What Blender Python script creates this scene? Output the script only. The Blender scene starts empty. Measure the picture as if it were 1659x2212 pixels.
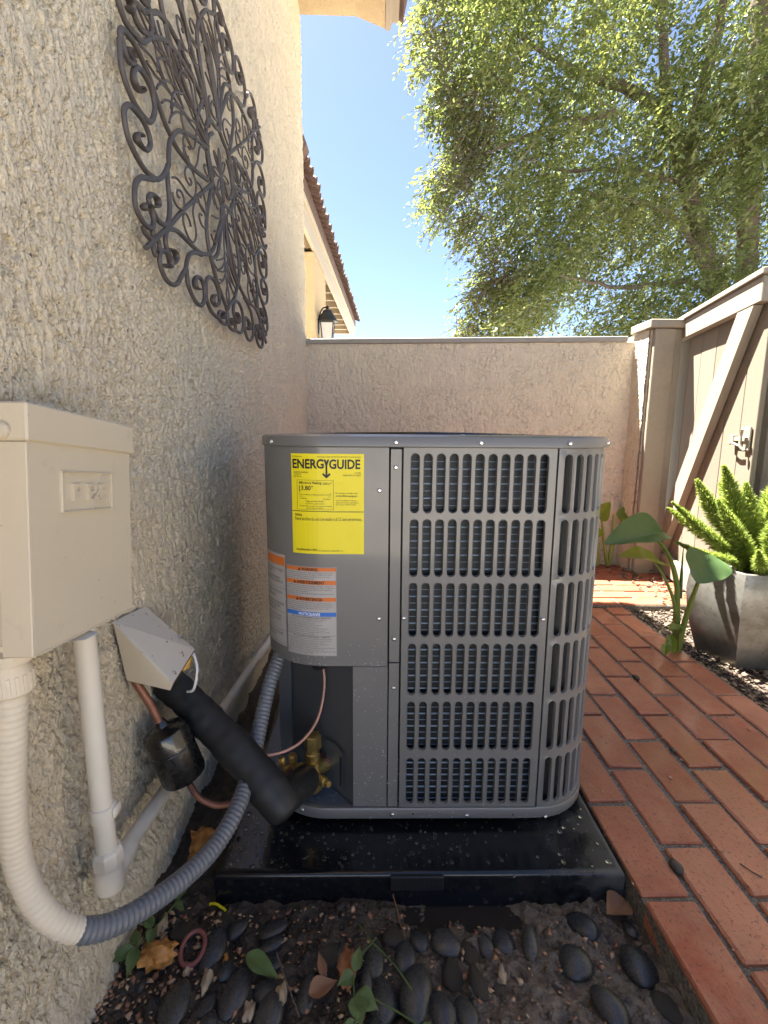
import bpy, bmesh, math, random
import numpy as np
from mathutils import Vector, Matrix
PI = math.pi
rng = np.random.RandomState(7)
random.seed(7)
scn = bpy.context.scene
col = scn.collection
# ------------------------------------------------------------------ camera
cd = bpy.data.cameras.new('camera'); cam = bpy.data.objects.new('camera', cd); col.objects.link(cam)
cd.sensor_fit = 'HORIZONTAL'; cd.sensor_width = 36.0; cd.lens = 36.0*1060/1659
cd.clip_start = 0.02; cd.clip_end = 500
cam.matrix_world = Matrix.Translation((0, 0, .87)) @ (Matrix.Rotation(math.radians(-.78), 4, 'Z') @ Matrix.Rotation(PI/2-math.radians(9.37), 4, 'X') @ Matrix.Rotation(math.radians(.42), 4, 'Z'))
scn.camera = cam
# ------------------------------------------------------------------ sky, sun, exposure
SUN = Vector((-.34, .285, 1)).normalized()
w = bpy.data.worlds.new('World'); scn.world = w; w.use_nodes = True
wn = w.node_tree.nodes; wl = w.node_tree.links; wn.clear()
sky = wn.new('ShaderNodeTexSky'); sky.sky_type = 'NISHITA'; sky.sun_disc = False
sky.sun_elevation = math.asin(SUN.z); sky.sun_rotation = math.atan2(SUN.x, SUN.y)
sky.air_density = .48; sky.dust_density = .7; sky.ozone_density = 1.2
bg = wn.new('ShaderNodeBackground'); bg.inputs[1].default_value = .05
wo = wn.new('ShaderNodeOutputWorld')
wl.new(sky.outputs[0], bg.inputs[0]); wl.new(bg.outputs[0], wo.inputs[0])
sd = bpy.data.lights.new('sun', 'SUN'); sd.energy = 5.0; sd.angle = math.radians(.55); sd.color = (1, .94, .84)
so = bpy.data.objects.new('sun', sd); col.objects.link(so); so.rotation_euler = (-SUN).to_track_quat('-Z', 'Y').to_euler()
so.location = (-3, 3, 9)
scn.view_settings.view_transform = 'Standard'; scn.view_settings.look = 'None'
scn.view_settings.exposure = 3.2; scn.view_settings.gamma = 1.0; scn.view_settings.use_curve_mapping = False
scn.render.engine = 'CYCLES'; scn.cycles.max_bounces = 8; scn.cycles.diffuse_bounces = 5
scn.render.resolution_x = 768; scn.render.resolution_y = 1024

# ------------------------------------------------------------------ object helpers
OFF = {}
def tag(o, label=None, cat=None, group=None, kind=None):
    if label: o['label'] = label
    if cat: o['category'] = cat
    if group: o['group'] = group
    if kind: o['kind'] = kind
    return o
def thing(name, label, cat, loc=(0, 0, 0), group=None):
    o = bpy.data.objects.new(name, None); col.objects.link(o); o.location = loc; o.empty_display_size = .05
    OFF[o.name] = Vector(loc)
    return tag(o, label, cat, group)
class MB:
    def __init__(s): s.v = []; s.f = []
    def add(s, V, F):
        n = len(s.v); s.v.extend([tuple(map(float, p)) for p in V]); s.f.extend([tuple(i+n for i in f) for f in F]); return s
    def box(s, x0, x1, y0, y1, z0, z1, c=0.0):
        if c <= 0:
            V = [(x, y, z) for z in (z0, z1) for y in (y0, y1) for x in (x0, x1)]
            F = [(0, 2, 3, 1), (4, 5, 7, 6), (0, 1, 5, 4), (1, 3, 7, 5), (3, 2, 6, 7), (2, 0, 4, 6)]
            return s.add(V, F)
        V = []; ix = {}
        def P(a, b, d, m):
            k = (a, b, d, m)
            if k not in ix:
                ix[k] = len(V)
                q = [(x0, x1)[a], (y0, y1)[b], (z0, z1)[d]]; sg = [1 if not t else -1 for t in (a, b, d)]
                for i in range(3):
                    if i != m: q[i] += sg[i]*c
                V.append(q)
            return ix[k]
        F = []
        for m in range(3):
            for e in (0, 1):
                q = []
                for (i, j) in ((0, 0), (1, 0), (1, 1), (0, 1)):
                    t = [i, j]; t.insert(m, e); q.append(P(*t, m))
                F.append(q if (e == 1) == (m != 1) else q[::-1])
        for m in range(3):       # edges along axis m
            o = [k for k in range(3) if k != m]
            for i in (0, 1):
                for j in (0, 1):
                    a = [0]*3; a[o[0]] = i; a[o[1]] = j; b = list(a); a[m] = 0; b[m] = 1
                    q = [P(*a, o[0]), P(*b, o[0]), P(*b, o[1]), P(*a, o[1])]
                    F.append(q)
        for a in (0, 1):
            for b in (0, 1):
                for d in (0, 1): F.append([P(a, b, d, m) for m in range(3)])
        n = len(s.v); cen = Vector(((x0+x1)/2, (y0+y1)/2, (z0+z1)/2))
        G = []
        for f in F:
            p = [Vector(V[i]) for i in f]; nn = (p[1]-p[0]).cross(p[2]-p[0]); cc = sum(p, Vector())/len(p)
            G.append(f if nn.dot(cc-cen) > 0 else f[::-1])
        return s.add(V, G)
    def xform(s, M, start=0):
        for i in range(start, len(s.v)): s.v[i] = tuple(M @ Vector(s.v[i]))
        return s
    def tube(s, path, rad, seg=8, cap=True, flat=None, closed=False, up=None):
        P = [Vector(p) for p in path]; n = len(P)
        R = rad if hasattr(rad, '__len__') else [rad]*n
        T = []
        for i in range(n):
            a = P[i-1] if i > 0 else P[0]; b = P[i+1] if i < n-1 else P[-1]
            t = (b-a); T.append(t.normalized() if t.length > 1e-9 else Vector((0, 0, 1)))
        u = up if up is not None else T[0].orthogonal().normalized()
        V = []; F = []
        for i in range(n):
            u = (u - T[i]*u.dot(T[i]));
            u = u.normalized() if u.length > 1e-6 else T[i].orthogonal().normalized()
            v = T[i].cross(u)
            fu, fv = (flat[i] if flat else (1, 1))
            for k in range(seg):
                a = 2*PI*k/seg; V.append(P[i]+u*(math.cos(a)*R[i]*fu)+v*(math.sin(a)*R[i]*fv))
        for i in range(n-1):
            for k in range(seg):
                F.append((i*seg+k, i*seg+(k+1) % seg, (i+1)*seg+(k+1) % seg, (i+1)*seg+k))
        if cap: F.append(tuple(range(seg))[::-1]); F.append(tuple((n-1)*seg+k for k in range(seg)))
        return s.add(V, F)
    def lathe(s, prof, seg=16, M=None, cap=True):
        V = []; F = []
        for r, z in prof:
            for k in range(seg):
                a = 2*PI*k/seg; V.append(Vector((r*math.cos(a), r*math.sin(a), z)))
        n = len(prof)
        for i in range(n-1):
            for k in range(seg): F.append((i*seg+k, i*seg+(k+1) % seg, (i+1)*seg+(k+1) % seg, (i+1)*seg+k))
        if cap: F.append(tuple(range(seg))[::-1]); F.append(tuple((n-1)*seg+k for k in range(seg)))
        if M is not None: V = [M @ v for v in V]
        return s.add(V, F)
    def prism(s, poly, axis, a0, a1):
        """poly 2-D points extruded along an axis; the other two axes in order"""
        n = len(poly)
        def mk(p, t):
            q = list(p); q.insert(axis, t); return q
        V = [mk(p, a0) for p in poly]+[mk(p, a1) for p in poly]
        F = [tuple(range(n)), tuple(range(2*n-1, n-1, -1))]+[(i, i+n, (i+1) % n+n, (i+1) % n) for i in range(n)]
        return s.add(V, F)
def npmesh(name, V, F, mat=None, smooth=False):
    me = bpy.data.meshes.new(name)
    V = np.asarray(V, dtype=np.float32); F = np.asarray(F, dtype=np.int32)
    k = F.shape[1]
    me.vertices.add(len(V)); me.vertices.foreach_set('co', V.ravel())
    me.loops.add(F.size); me.loops.foreach_set('vertex_index', F.ravel())
    me.polygons.add(len(F)); me.polygons.foreach_set('loop_start', np.arange(0, F.size, k, dtype=np.int32))
    me.update(calc_edges=True)
    if smooth: me.polygons.foreach_set('use_smooth', np.ones(len(F), dtype=bool))
    if mat: me.materials.append(mat)
    return me
def put(name, me, parent=None, loc=None):
    o = bpy.data.objects.new(name, me); col.objects.link(o)
    if parent is not None:
        o.parent = parent; OFF[o.name] = OFF[parent.name].copy()
        if loc is not None: o.location = Vector(loc)-OFF[parent.name]; OFF[o.name] = Vector(loc)
    else:
        OFF[o.name] = Vector(loc) if loc is not None else Vector((0, 0, 0))
        if loc is not None: o.location = loc
    return o
def shade(me, ang=35):
    me.polygons.foreach_set('use_smooth', np.ones(len(me.polygons), dtype=bool))
    bm = bmesh.new(); bm.from_mesh(me); a = math.radians(ang)
    for e in bm.edges:
        e.smooth = not (len(e.link_faces) != 2 or e.calc_face_angle(0) > a)
    bm.to_mesh(me); bm.free()
def part(name, mb, mat, parent=None, smooth=False, fix=True):
    """mesh from world coordinates, linked as ONE object under its thing"""
    me = bpy.data.meshes.new(name)
    off = OFF[parent.name] if parent is not None else Vector((0, 0, 0))
    me.from_pydata([Vector(v)-off for v in mb.v], [], mb.f)
    if fix:
        bm = bmesh.new(); bm.from_mesh(me); bmesh.ops.recalc_face_normals(bm, faces=bm.faces[:]); bm.to_mesh(me); bm.free()
    if smooth: shade(me, 35 if smooth is True else smooth)
    if mat: me.materials.append(mat)
    o = put(name, me, parent)
    return o
def smoothpath(pts, n=6):
    P = [Vector(p) for p in pts]; out = []
    for i in range(len(P)-1):
        p0 = P[max(i-1, 0)]; p1 = P[i]; p2 = P[i+1]; p3 = P[min(i+2, len(P)-1)]
        for k in range(n):
            t = k/n
            out.append(.5*((2*p1)+(p2-p0)*t+(2*p0-5*p1+4*p2-p3)*t*t+(3*p1-p0-3*p2+p3)*t**3))
    out.append(P[-1]); return out
def resample(path, step):
    P = [Vector(p) for p in path]; d = [0]
    for i in range(1, len(P)): d.append(d[-1]+(P[i]-P[i-1]).length)
    n = max(2, int(d[-1]/step)); out = []; j = 0
    for k in range(n+1):
        s = d[-1]*k/n
        while j < len(d)-2 and d[j+1] < s: j += 1
        t = (s-d[j])/max(d[j+1]-d[j], 1e-9); out.append(P[j].lerp(P[j+1], t))
    return out
# value noise on arrays
def _h(ix, iy, seed):
    n = (ix.astype(np.int64)*374761393+iy.astype(np.int64)*668265263+seed*1442695041) & 0x7fffffff
    n = (n ^ (n >> 13))*1274126177 & 0x7fffffff
    return ((n ^ (n >> 16)) & 0xffff)/65535.0
def vn(x, y, seed=0):
    ix = np.floor(x); iy = np.floor(y); fx = x-ix; fy = y-iy
    fx = fx*fx*(3-2*fx); fy = fy*fy*(3-2*fy)
    a = _h(ix, iy, seed); b = _h(ix+1, iy, seed); c = _h(ix, iy+1, seed); d = _h(ix+1, iy+1, seed)
    return (a*(1-fx)+b*fx)*(1-fy)+(c*(1-fx)+d*fx)*fy
def fbm(x, y, seed=0, o=3):
    s = 0; a = 1; t = 0
    for i in range(o): s = s+a*vn(x*2**i+i*17.3, y*2**i-i*9.1, seed+i); t += a; a *= .5
    return s/t
def sst(a, b, x):
    t = np.clip((x-a)/(b-a), 0, 1); return t*t*(3-2*t)

# ------------------------------------------------------------------ material helpers
class NT:
    def __init__(s, name):
        s.m = bpy.data.materials.new(name); s.m.use_nodes = True; s.t = s.m.node_tree
        s.b = s.t.nodes['Principled BSDF']; s.out = s.t.nodes['Material Output']
    def n(s, ty, **k):
        x = s.t.nodes.new('ShaderNode'+ty)
        for a, v in k.items():
            if a.startswith('_'): setattr(x, a[1:], v)
            else:
                key = int(a[1:]) if a[0] == 'i' and a[1:].isdigit() else a.replace('__', ' ')
                if hasattr(v, 'is_output'): s.t.links.new(v, x.inputs[key])
                else: x.inputs[key].default_value = v
        return x
    def set(s, **k):
        for a, v in k.items():
            key = a.replace('__', ' ')
            if hasattr(v, 'is_output'): s.t.links.new(v, s.b.inputs[key])
            else: s.b.inputs[key].default_value = v
        return s
    def obj(s): return s.n('TexCoord').outputs['Object']
    def noise(s, scale, detail=3, rough=.55, vec=None, dist=0):
        x = s.n('TexNoise', Scale=scale, Detail=detail, Roughness=rough, Distortion=dist)
        s.t.links.new(vec if vec is not None else s.obj(), x.inputs['Vector']); return x.outputs['Fac']
    def vor(s, scale, vec=None, feat='F1', out='Distance'):
        x = s.n('TexVoronoi', Scale=scale, _feature=feat)
        s.t.links.new(vec if vec is not None else s.obj(), x.inputs['Vector']); return x.outputs[out]
    def ramp(s, fac, stops):
        x = s.n('ValToRGB'); s.t.links.new(fac, x.inputs[0]); e = x.color_ramp.elements
        while len(e) < len(stops): e.new(.5)
        for i, (p, c) in enumerate(stops):
            e[i].position = p; e[i].color = c if len(c) == 4 else (*c, 1)
        return x.outputs[0]
    def mix(s, f, a, b, mode='MIX'):
        x = s.n('MixRGB', _blend_type=mode)
        for k, v in ((0, f), (1, a), (2, b)):
            if hasattr(v, 'is_output'): s.t.links.new(v, x.inputs[k])
            else: x.inputs[k].default_value = v if k == 0 else ((*v, 1) if len(v) == 3 else v)
        return x.outputs[0]
    def math(s, op, a, b=0.0, c=0.0):
        x = s.n('Math', _operation=op)
        for k, v in ((0, a), (1, b), (2, c)):
            if hasattr(v, 'is_output'): s.t.links.new(v, x.inputs[k])
            else: x.inputs[k].default_value = v
        return x.outputs[0]
    def bump(s, h, strength=.3, dist=.002, prev=None):
        x = s.n('Bump', Strength=strength, Distance=dist)
        s.t.links.new(h, x.inputs['Height'])
        if prev is not None: s.t.links.new(prev, x.inputs['Normal'])
        s.t.links.new(x.outputs[0], s.b.inputs['Normal']); return x.outputs[0]
def simple(name, c, rough=.5, metal=0, var=.12, vs=30, bump=0, bs=300, coat=0, bd=.001):
    t = NT(name)
    a = t.noise(vs, 4)
    cc = t.mix(a, tuple(x*(1-var*1.6) for x in c), tuple(min(1, x*(1+var*1.6)) for x in c))
    rr = t.math('MULTIPLY_ADD', t.noise(vs*2.3, 3), .3, rough-.15)
    t.set(Base__Color=cc, Roughness=rr, Metallic=metal)
    if coat: t.set(Coat__Weight=coat, Coat__Roughness=.08)
    if bump: t.bump(t.noise(bs, 3), bump, bd)
    return t.m
# ------------------------------------------------------------------ materials
def stucco_mat(name, c, wall_patches=False, grime=False):
    t = NT(name); o = t.obj()
    big = t.noise(2.2, 4); mid = t.noise(14, 4); fin = t.noise(190, 4, .65)
    c1 = t.mix(big, tuple(x*.9 for x in c), tuple(x*1.08 for x in c))
    c2 = t.mix(t.ramp(mid, [(.35, (0, 0, 0)), (.75, (1, 1, 1))]), c1, tuple(x*f for x, f in zip(c, (1.06, 1.05, 1.0))))
    crevice_shade = t.ramp(t.noise(75, 3), [(.64, (0, 0, 0)), (.74, (1, 1, 1))])  # dark speckle coloured in to stand for shade inside stucco crevices
    c3 = t.mix(t.math('MULTIPLY', crevice_shade, .45), c2, tuple(x*.45 for x in c))
    if wall_patches:      # speckled grey patch on the wall beside the machine
        s = t.n('SeparateXYZ', Vector=o)
        def band(v, a, b, c_, d):
            u = t.n('MapRange', _interpolation_type='SMOOTHSTEP', Value=v, i1=a, i2=b); u2 = t.n('MapRange', _interpolation_type='SMOOTHSTEP', Value=v, i1=d, i2=c_)
            return t.math('MULTIPLY', u.outputs[0], u2.outputs[0])
        m = t.math('MULTIPLY', band(s.outputs['Y'], .70, 1.0, 1.2, 1.8), band(s.outputs['Z'], .15, .42, .62, .98))
        m = t.math('MULTIPLY', m, t.ramp(t.noise(9, 4), [(.28, (.25,)*3), (.6, (1, 1, 1))]))
        sp = t.ramp(t.noise(75, 4, .65), [(.44, (1, 1, 1)), (.56, (.12, .12, .12))])
        c3 = t.mix(t.math('MULTIPLY', t.math('MULTIPLY', m, sp), .75), c3, (.11, .117, .13))
        low = t.n('MapRange', _interpolation_type='SMOOTHSTEP', Value=s.outputs['Z'], i1=.16, i2=-.06)
        sm = t.math('MULTIPLY', low.outputs[0], t.ramp(t.noise(26, 4), [(.4, (0, 0, 0)), (.62, (1, 1, 1))]))
        c3 = t.mix(t.math('MULTIPLY', sm, .35), c3, (.16, .13, .08))
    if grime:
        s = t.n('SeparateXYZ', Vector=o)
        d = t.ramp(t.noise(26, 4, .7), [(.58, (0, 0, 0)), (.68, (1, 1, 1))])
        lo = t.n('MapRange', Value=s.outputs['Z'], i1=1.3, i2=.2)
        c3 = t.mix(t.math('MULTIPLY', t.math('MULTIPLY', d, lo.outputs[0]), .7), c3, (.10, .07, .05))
        cr = t.ramp(t.vor(26, feat='DISTANCE_TO_EDGE'), [(.0, (1, 1, 1)), (.035, (0, 0, 0))])
        cr = t.math('MULTIPLY', cr, t.ramp(t.noise(9, 3), [(.42, (0, 0, 0)), (.6, (1, 1, 1))]))
        c3 = t.mix(t.math('MULTIPLY', cr, .55), c3, tuple(x*.4 for x in c))
    t.set(Base__Color=c3, Roughness=.93)
    mv = t.n('Mapping', Scale=(60, 60, 26)); t.t.links.new(o, mv.inputs[0])
    st_ = t.ramp(t.noise(1.0, 4, .62, mv.outputs[0], .4), [(.40, (0, 0, 0)), (.47, (.5, .5, .5)), (.53, (.55, .55, .55)), (.60, (1, 1, 1))])
    b = t.bump(st_, .7, .005); b = t.bump(t.noise(130, 4, .66), .9, .005, b); t.bump(fin, .7, .002, b)
    return t.m
M_wall = stucco_mat('cream_stucco', (.70, .61, .455), wall_patches=True)
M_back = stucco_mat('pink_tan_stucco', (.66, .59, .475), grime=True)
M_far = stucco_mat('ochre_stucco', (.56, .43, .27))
M_gray = simple('grey_enamel', (.158, .156, .150), .36, var=.03, vs=6, bump=.12, bs=520, bd=.0004, coat=.35)
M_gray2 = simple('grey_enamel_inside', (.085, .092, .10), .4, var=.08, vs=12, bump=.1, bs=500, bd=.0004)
M_pan = simple('wet_blue_grey_enamel', (.15, .175, .205), .25, var=.1, vs=15)
M_screw = simple('zinc_screw', (.75, .75, .74), .25, 1.0, .05)
M_dark = simple('dark_void', (.012, .013, .015), .7)
M_fin = None
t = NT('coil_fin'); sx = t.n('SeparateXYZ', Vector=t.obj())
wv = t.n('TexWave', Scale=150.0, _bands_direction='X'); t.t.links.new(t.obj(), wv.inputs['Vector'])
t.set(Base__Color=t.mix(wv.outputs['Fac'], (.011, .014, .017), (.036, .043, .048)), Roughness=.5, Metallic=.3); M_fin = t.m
M_tubec = simple('coil_tube', (.20, .25, .30), .35, .5, .25, 60)
M_black = simple('black_plastic_pad', (.012, .0125, .014), .42, var=.3, vs=12, bump=.25, bs=260, bd=.0008)
t = NT('black_wet_pad'); nz = t.noise(11, 5, .6); sx = t.n('SeparateXYZ', Vector=t.obj())
dry = t.n('MapRange', _interpolation_type='SMOOTHSTEP', Value=sx.outputs['X'], i1=.12, i2=.45)
dr = t.math('MULTIPLY', t.ramp(nz, [(.42, (0, 0, 0)), (.6, (1, 1, 1))]), dry.outputs[0])
t.set(Base__Color=t.mix(dr, (.0075, .008, .010), (.065, .066, .062)), Roughness=t.math('MULTIPLY_ADD', dr, .4, .16))
t.bump(t.noise(90, 3), .25, .001); M_pad = t.m
M_foam = simple('black_pipe_foam', (.014, .0145, .015), .55, var=.2, vs=25, bump=.35, bs=420, bd=.0007)
t = NT('cream_painted_metal'); a_ = t.noise(7, 4); sm = t.ramp(t.noise(16, 5, .7), [(.60, (0, 0, 0)), (.78, (1, 1, 1))]); sp = t.ramp(t.noise(90, 2), [(.73, (0, 0, 0)), (.77, (1, 1, 1))])
c = t.mix(a_, (.55, .475, .35), (.61, .53, .40)); c = t.mix(t.math('MULTIPLY', sm, .45), c, (.30, .26, .20)); c = t.mix(t.math('MULTIPLY', sp, .5), c, (.22, .16, .10))
t.set(Base__Color=c, Roughness=.52); b = t.bump(t.noise(24, 3), .25, .002); t.bump(t.noise(160, 3), .25, .0008, b); M_cream = t.m
M_pvc = simple('cream_painted_pipe', (.70, .645, .54), .5, var=.07, vs=14, bump=.15, bs=150, bd=.0006)
M_pvcg = simple('grey_white_pipe', (.72, .71, .69), .45, var=.06)
M_cond = simple('grey_conduit_jacket', (.135, .145, .16), .38, var=.1, vs=20)
M_dcond = simple('painted_conduit_jacket', (.68, .60, .47), .6, var=.06, vs=25, bump=.2, bs=200, bd=.0008)
M_iron = simple('brown_wrought_iron', (.088, .076, .073), .55, .15, .22, 50, bump=.2, bs=400, bd=.0005)
M_brass = simple('brass', (.56, .40, .14), .33, .8, .15, 80, bump=.1, bs=300, bd=.0004)
M_copper = simple('aged_copper', (.27, .125, .085), .5, .55, .35, 45)
M_copt = simple('pink_copper_wire', (.55, .30, .23), .45, .2, .1)
M_blackgloss = simple('black_gloss_enamel', (.008, .008, .008), .28, var=.2, coat=.6)
M_rust = simple('rusty_flashing', (.33, .13, .05), .8, .0, .5, 40)
M_foamy = simple('yellow_spray_foam', (.62, .38, .10), .8, var=.3, vs=60, bump=.6, bs=120, bd=.003)
M_white = simple('white_plastic', (.72, .71, .68), .5, var=.05)
t = NT('rust_flecked_sheet'); rs = t.ramp(t.noise(55, 5, .65), [(.62, (0, 0, 0)), (.68, (1, 1, 1))])
t.set(Base__Color=t.mix(rs, t.mix(t.noise(9, 4), (.52, .48, .41), (.62, .58, .51)), (.16, .06, .03)), Roughness=.6); t.bump(t.noise(60, 4), .3, .001); M_lid = t.m
t = NT('tan_painted_wood'); mp = t.n('Mapping', Scale=(26, 60, 26)); t.t.links.new(t.obj(), mp.inputs[0]); g_ = t.noise(1.0, 5, .65, mp.outputs[0], .8)
ch = t.ramp(t.noise(13, 5, .7), [(.66, (0, 0, 0)), (.70, (1, 1, 1))])
c = t.mix(g_, (.225, .198, .155), (.31, .275, .22)); c = t.mix(t.math('MULTIPLY', ch, .6), c, (.12, .10, .075))
t.set(Base__Color=c, Roughness=.66); t.bump(g_, .45, .002); M_tan = t.m
t = NT('tan_wood_grain'); mp = t.n('Mapping', Scale=(90, 90, 4)); t.t.links.new(t.obj(), mp.inputs[0])
oi = t.n('ObjectInfo')
gr = t.noise(1.0, 4, .6, mp.outputs[0], .6)
c0 = t.mix(oi.outputs['Random'], (.195, .170, .132), (.235, .206, .162))
t.set(Base__Color=t.mix(t.math('MULTIPLY', gr, .55), c0, (.15, .125, .09)), Roughness=.66)
mp2 = t.n('Mapping', Scale=(14, 14, 160)); t.t.links.new(t.obj(), mp2.inputs[0])
b = t.bump(t.noise(1.0, 3, .6, mp2.outputs[0], .4), .35, .0016); t.bump(gr, .3, .0015, b); M_plank = t.m
M_trim = simple('taupe_painted_trim', (.30, .245, .185), .6, var=.06, vs=10)
M_cap = simple('grey_painted_cap', (.27, .26, .235), .6, var=.1, vs=16, bump=.3, bs=80, bd=.001)
M_fascia = simple('beige_fascia_paint', (.47, .40, .30), .6, var=.04)
M_soff = simple('brown_soffit_board', (.16, .125, .09), .7, var=.1)
M_tile = simple('brown_roof_tile', (.11, .065, .05), .75, var=.25, vs=15)
M_lamp = simple('black_lantern_metal', (.03, .032, .034), .45, .3)
t = NT('frosted_lantern_glass'); t.set(Base__Color=(.75, .78, .8, 1), Roughness=.35, Transmission__Weight=.35); M_glass = t.m
# brick: each takes its own tone from the object's random number
def brick_mat(name, a, b, rough, wet, mot=(.52, .265, .15)):
    t = NT(name); oi = t.n('ObjectInfo'); o = t.obj()
    ad = t.n('VectorMath', _operation='ADD'); t.t.links.new(o, ad.inputs[0])
    cx = t.n('CombineXYZ', X=t.math('MULTIPLY', oi.outputs['Random'], 37.0), Y=t.math('MULTIPLY', oi.outputs['Random'], 91.0)); t.t.links.new(cx.outputs[0], ad.inputs[1])
    v = ad.outputs[0]
    base = t.mix(oi.outputs['Random'], a, b)
    n1 = t.noise(16, 4, .6, v); base = t.mix(t.ramp(n1, [(.35, (0, 0, 0)), (.7, (.75,)*3)]), base, mot)
    sp = t.ramp(t.noise(120, 3, .6, v), [(.56, (0, 0, 0)), (.68, (1, 1, 1))])
    base = t.mix(t.math('MULTIPLY', sp, .65), base, (.12, .055, .04))
    dk = t.ramp(t.vor(95, v), [(.10, (1, 1, 1)), (.17, (0, 0, 0))])
    dk = t.math('MULTIPLY', dk, t.ramp(t.noise(7, 2, .5, v), [(.45, (0, 0, 0)), (.62, (1, 1, 1))]))
    base = t.mix(t.math('MULTIPLY', dk, .8), base, (.045, .03, .025))
    wn_ = t.ramp(t.noise(9, 4, .6, v), [(.40, (0, 0, 0)), (.62, (1, 1, 1))])
    base = t.mix(t.math('MULTIPLY', wn_, wet*.35), base, (.24, .075, .04))
    if wet > .5:      # hosed-down part of the path: darker and shiny
        sp_ = t.n('SeparateXYZ', Vector=t.n('NewGeometry').outputs['Position'])
        far = t.n('MapRange', _interpolation_type='SMOOTHSTEP', Value=sp_.outputs['Y'], i1=.75, i2=1.2)
        wm = t.math('MULTIPLY', far.outputs[0], t.ramp(t.noise(5, 4, .6, v), [(.30, (.35,)*3), (.55, (1, 1, 1))]))
        base = t.mix(wm, base, t.mix(.6, base, (.24, .065, .032)))
        t.set(Coat__Weight=t.math('MULTIPLY', wm, .55), Coat__Roughness=.16)
    t.set(Base__Color=base, Roughness=t.math('MULTIPLY_ADD', wn_, -wet*.35, rough), Specular__IOR__Level=.35)
    mp = t.n('Mapping', Scale=(45, 170, 45)); t.t.links.new(v, mp.inputs[0])
    bb = t.bump(t.noise(1, 4, .65, mp.outputs[0], .5), .6, .0028); t.bump(t.noise(260, 3, .6, v), .6, .0016, bb)
    return t.m
M_brick = brick_mat('wet_red_brick', (.37, .10, .048), (.60, .265, .15), .62, .95)
M_brick2 = brick_mat('dry_red_brick', (.22, .055, .027), (.28, .082, .042), .8, .1, (.30, .11, .055))
t = NT('mortar_and_grit'); g = t.noise(150, 4, .65)
t.set(Base__Color=t.ramp(g, [(.3, (.05, .045, .04)), (.52, (.15, .135, .11)), (.72, (.34, .29, .22))]), Roughness=.8)
b = t.bump(t.noise(130, 3), .8, .004); M_mortar = t.m
t = NT('bark_soil'); g = t.noise(150, 4, .65)
t.set(Base__Color=t.ramp(g, [(.3, (.02, .016, .012)), (.55, (.075, .055, .04)), (.75, (.16, .12, .085))]), Roughness=.85)
t.bump(t.noise(130, 3), .8, .004); M_soil = t.m
t = NT('wet_mud'); g = t.noise(45, 5, .65); g2 = t.noise(7, 3)
c = t.ramp(g, [(.30, (.020, .015, .011)), (.5, (.055, .040, .028)), (.72, (.12, .09, .06))])
sx = t.n('SeparateXYZ', Vector=t.obj()); rt = t.n('MapRange', _interpolation_type='SMOOTHSTEP', Value=sx.outputs['X'], i1=-.05, i2=.25)
c = t.mix(t.math('MULTIPLY', rt.outputs[0], .62), c, t.ramp(g, [(.28, (.10, .075, .055)), (.5, (.23, .18, .135)), (.75, (.36, .29, .22))]))
t.set(Base__Color=c, Roughness=t.math('MULTIPLY_ADD', g2, .5, .22))
b = t.bump(t.noise(60, 5, .7), .9, .008); t.bump(t.noise(240, 3), .7, .002, b); M_mud = t.m
t = NT('river_stone'); oi = t.n('ObjectInfo'); n_ = t.noise(22, 4)
c = t.mix(oi.outputs['Random'], (.020, .022, .026), (.052, .050, .044))
c = t.mix(t.ramp(n_, [(.5, (0, 0, 0)), (.72, (1, 1, 1))]), c, (.10, .088, .068))
t.set(Base__Color=c, Roughness=t.math('MULTIPLY_ADD', t.noise(9, 3), .3, .14)); t.bump(t.noise(190, 3), .18, .0008); M_stone = t.m
t = NT('muddy_stone'); n_ = t.noise(30, 4)
t.set(Base__Color=t.ramp(n_, [(.35, (.028, .023, .018)), (.7, (.07, .055, .04))]), Roughness=.6); t.bump(t.noise(90, 4), .6, .003); M_mstone = t.m
def leafmat(name, a, b, tr, rough=.45, twgt=.45):
    t = NT(name); oi = t.n('ObjectInfo')
    n_ = t.noise(25, 3); c = t.mix(n_, a, b)
    t.set(Base__Color=c, Roughness=rough)
    tl = t.n('BsdfTranslucent'); t.t.links.new(t.mix(n_, tuple(x*.8 for x in tr), tr), tl.inputs[0])
    ms = t.n('MixShader'); ms.inputs[0].default_value = twgt
    t.t.links.new(t.b.outputs[0], ms.inputs[1]); t.t.links.new(tl.outputs[0], ms.inputs[2]); t.t.links.new(ms.outputs[0], t.out.inputs[0])
    return t.m
M_arum = leafmat('arum_leaf', (.055, .105, .035), (.095, .16, .055), (.12, .24, .03), .32, .3)
M_aruml = leafmat('young_arum_leaf', (.12, .2, .035), (.18, .27, .05), (.35, .5, .05), .4, .5)
M_stem = leafmat('arum_stem', (.17, .24, .05), (.25, .32, .07), (.3, .4, .06), .35, .2)
M_fern = leafmat('foxtail_needle', (.15, .22, .04), (.27, .34, .08), (.42, .52, .10), .5, .42)
M_sprig = leafmat('sprig_leaf', (.07, .11, .03), (.15, .21, .06), (.15, .22, .05), .5, .2)
M_dleaf = leafmat('dead_leaf', (.22, .10, .045), (.33, .17, .09), (.25, .12, .04), .6, .2)
M_oleaf = simple('orange_foam_crust', (.46, .20, .045), .5, var=.45, vs=35, bump=.7, bs=110, bd=.004)
M_bark = simple('tree_bark', (.13, .10, .075), .9, var=.35, vs=9, bump=.8, bs=40, bd=.02)
M_chipc = simple('pale_wood_chip', (.38, .29, .19), .75, var=.3, vs=60, bump=.5, bs=150)
t = NT('wood_chip'); a_ = t.n('Attribute', _attribute_name='tint')
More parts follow.
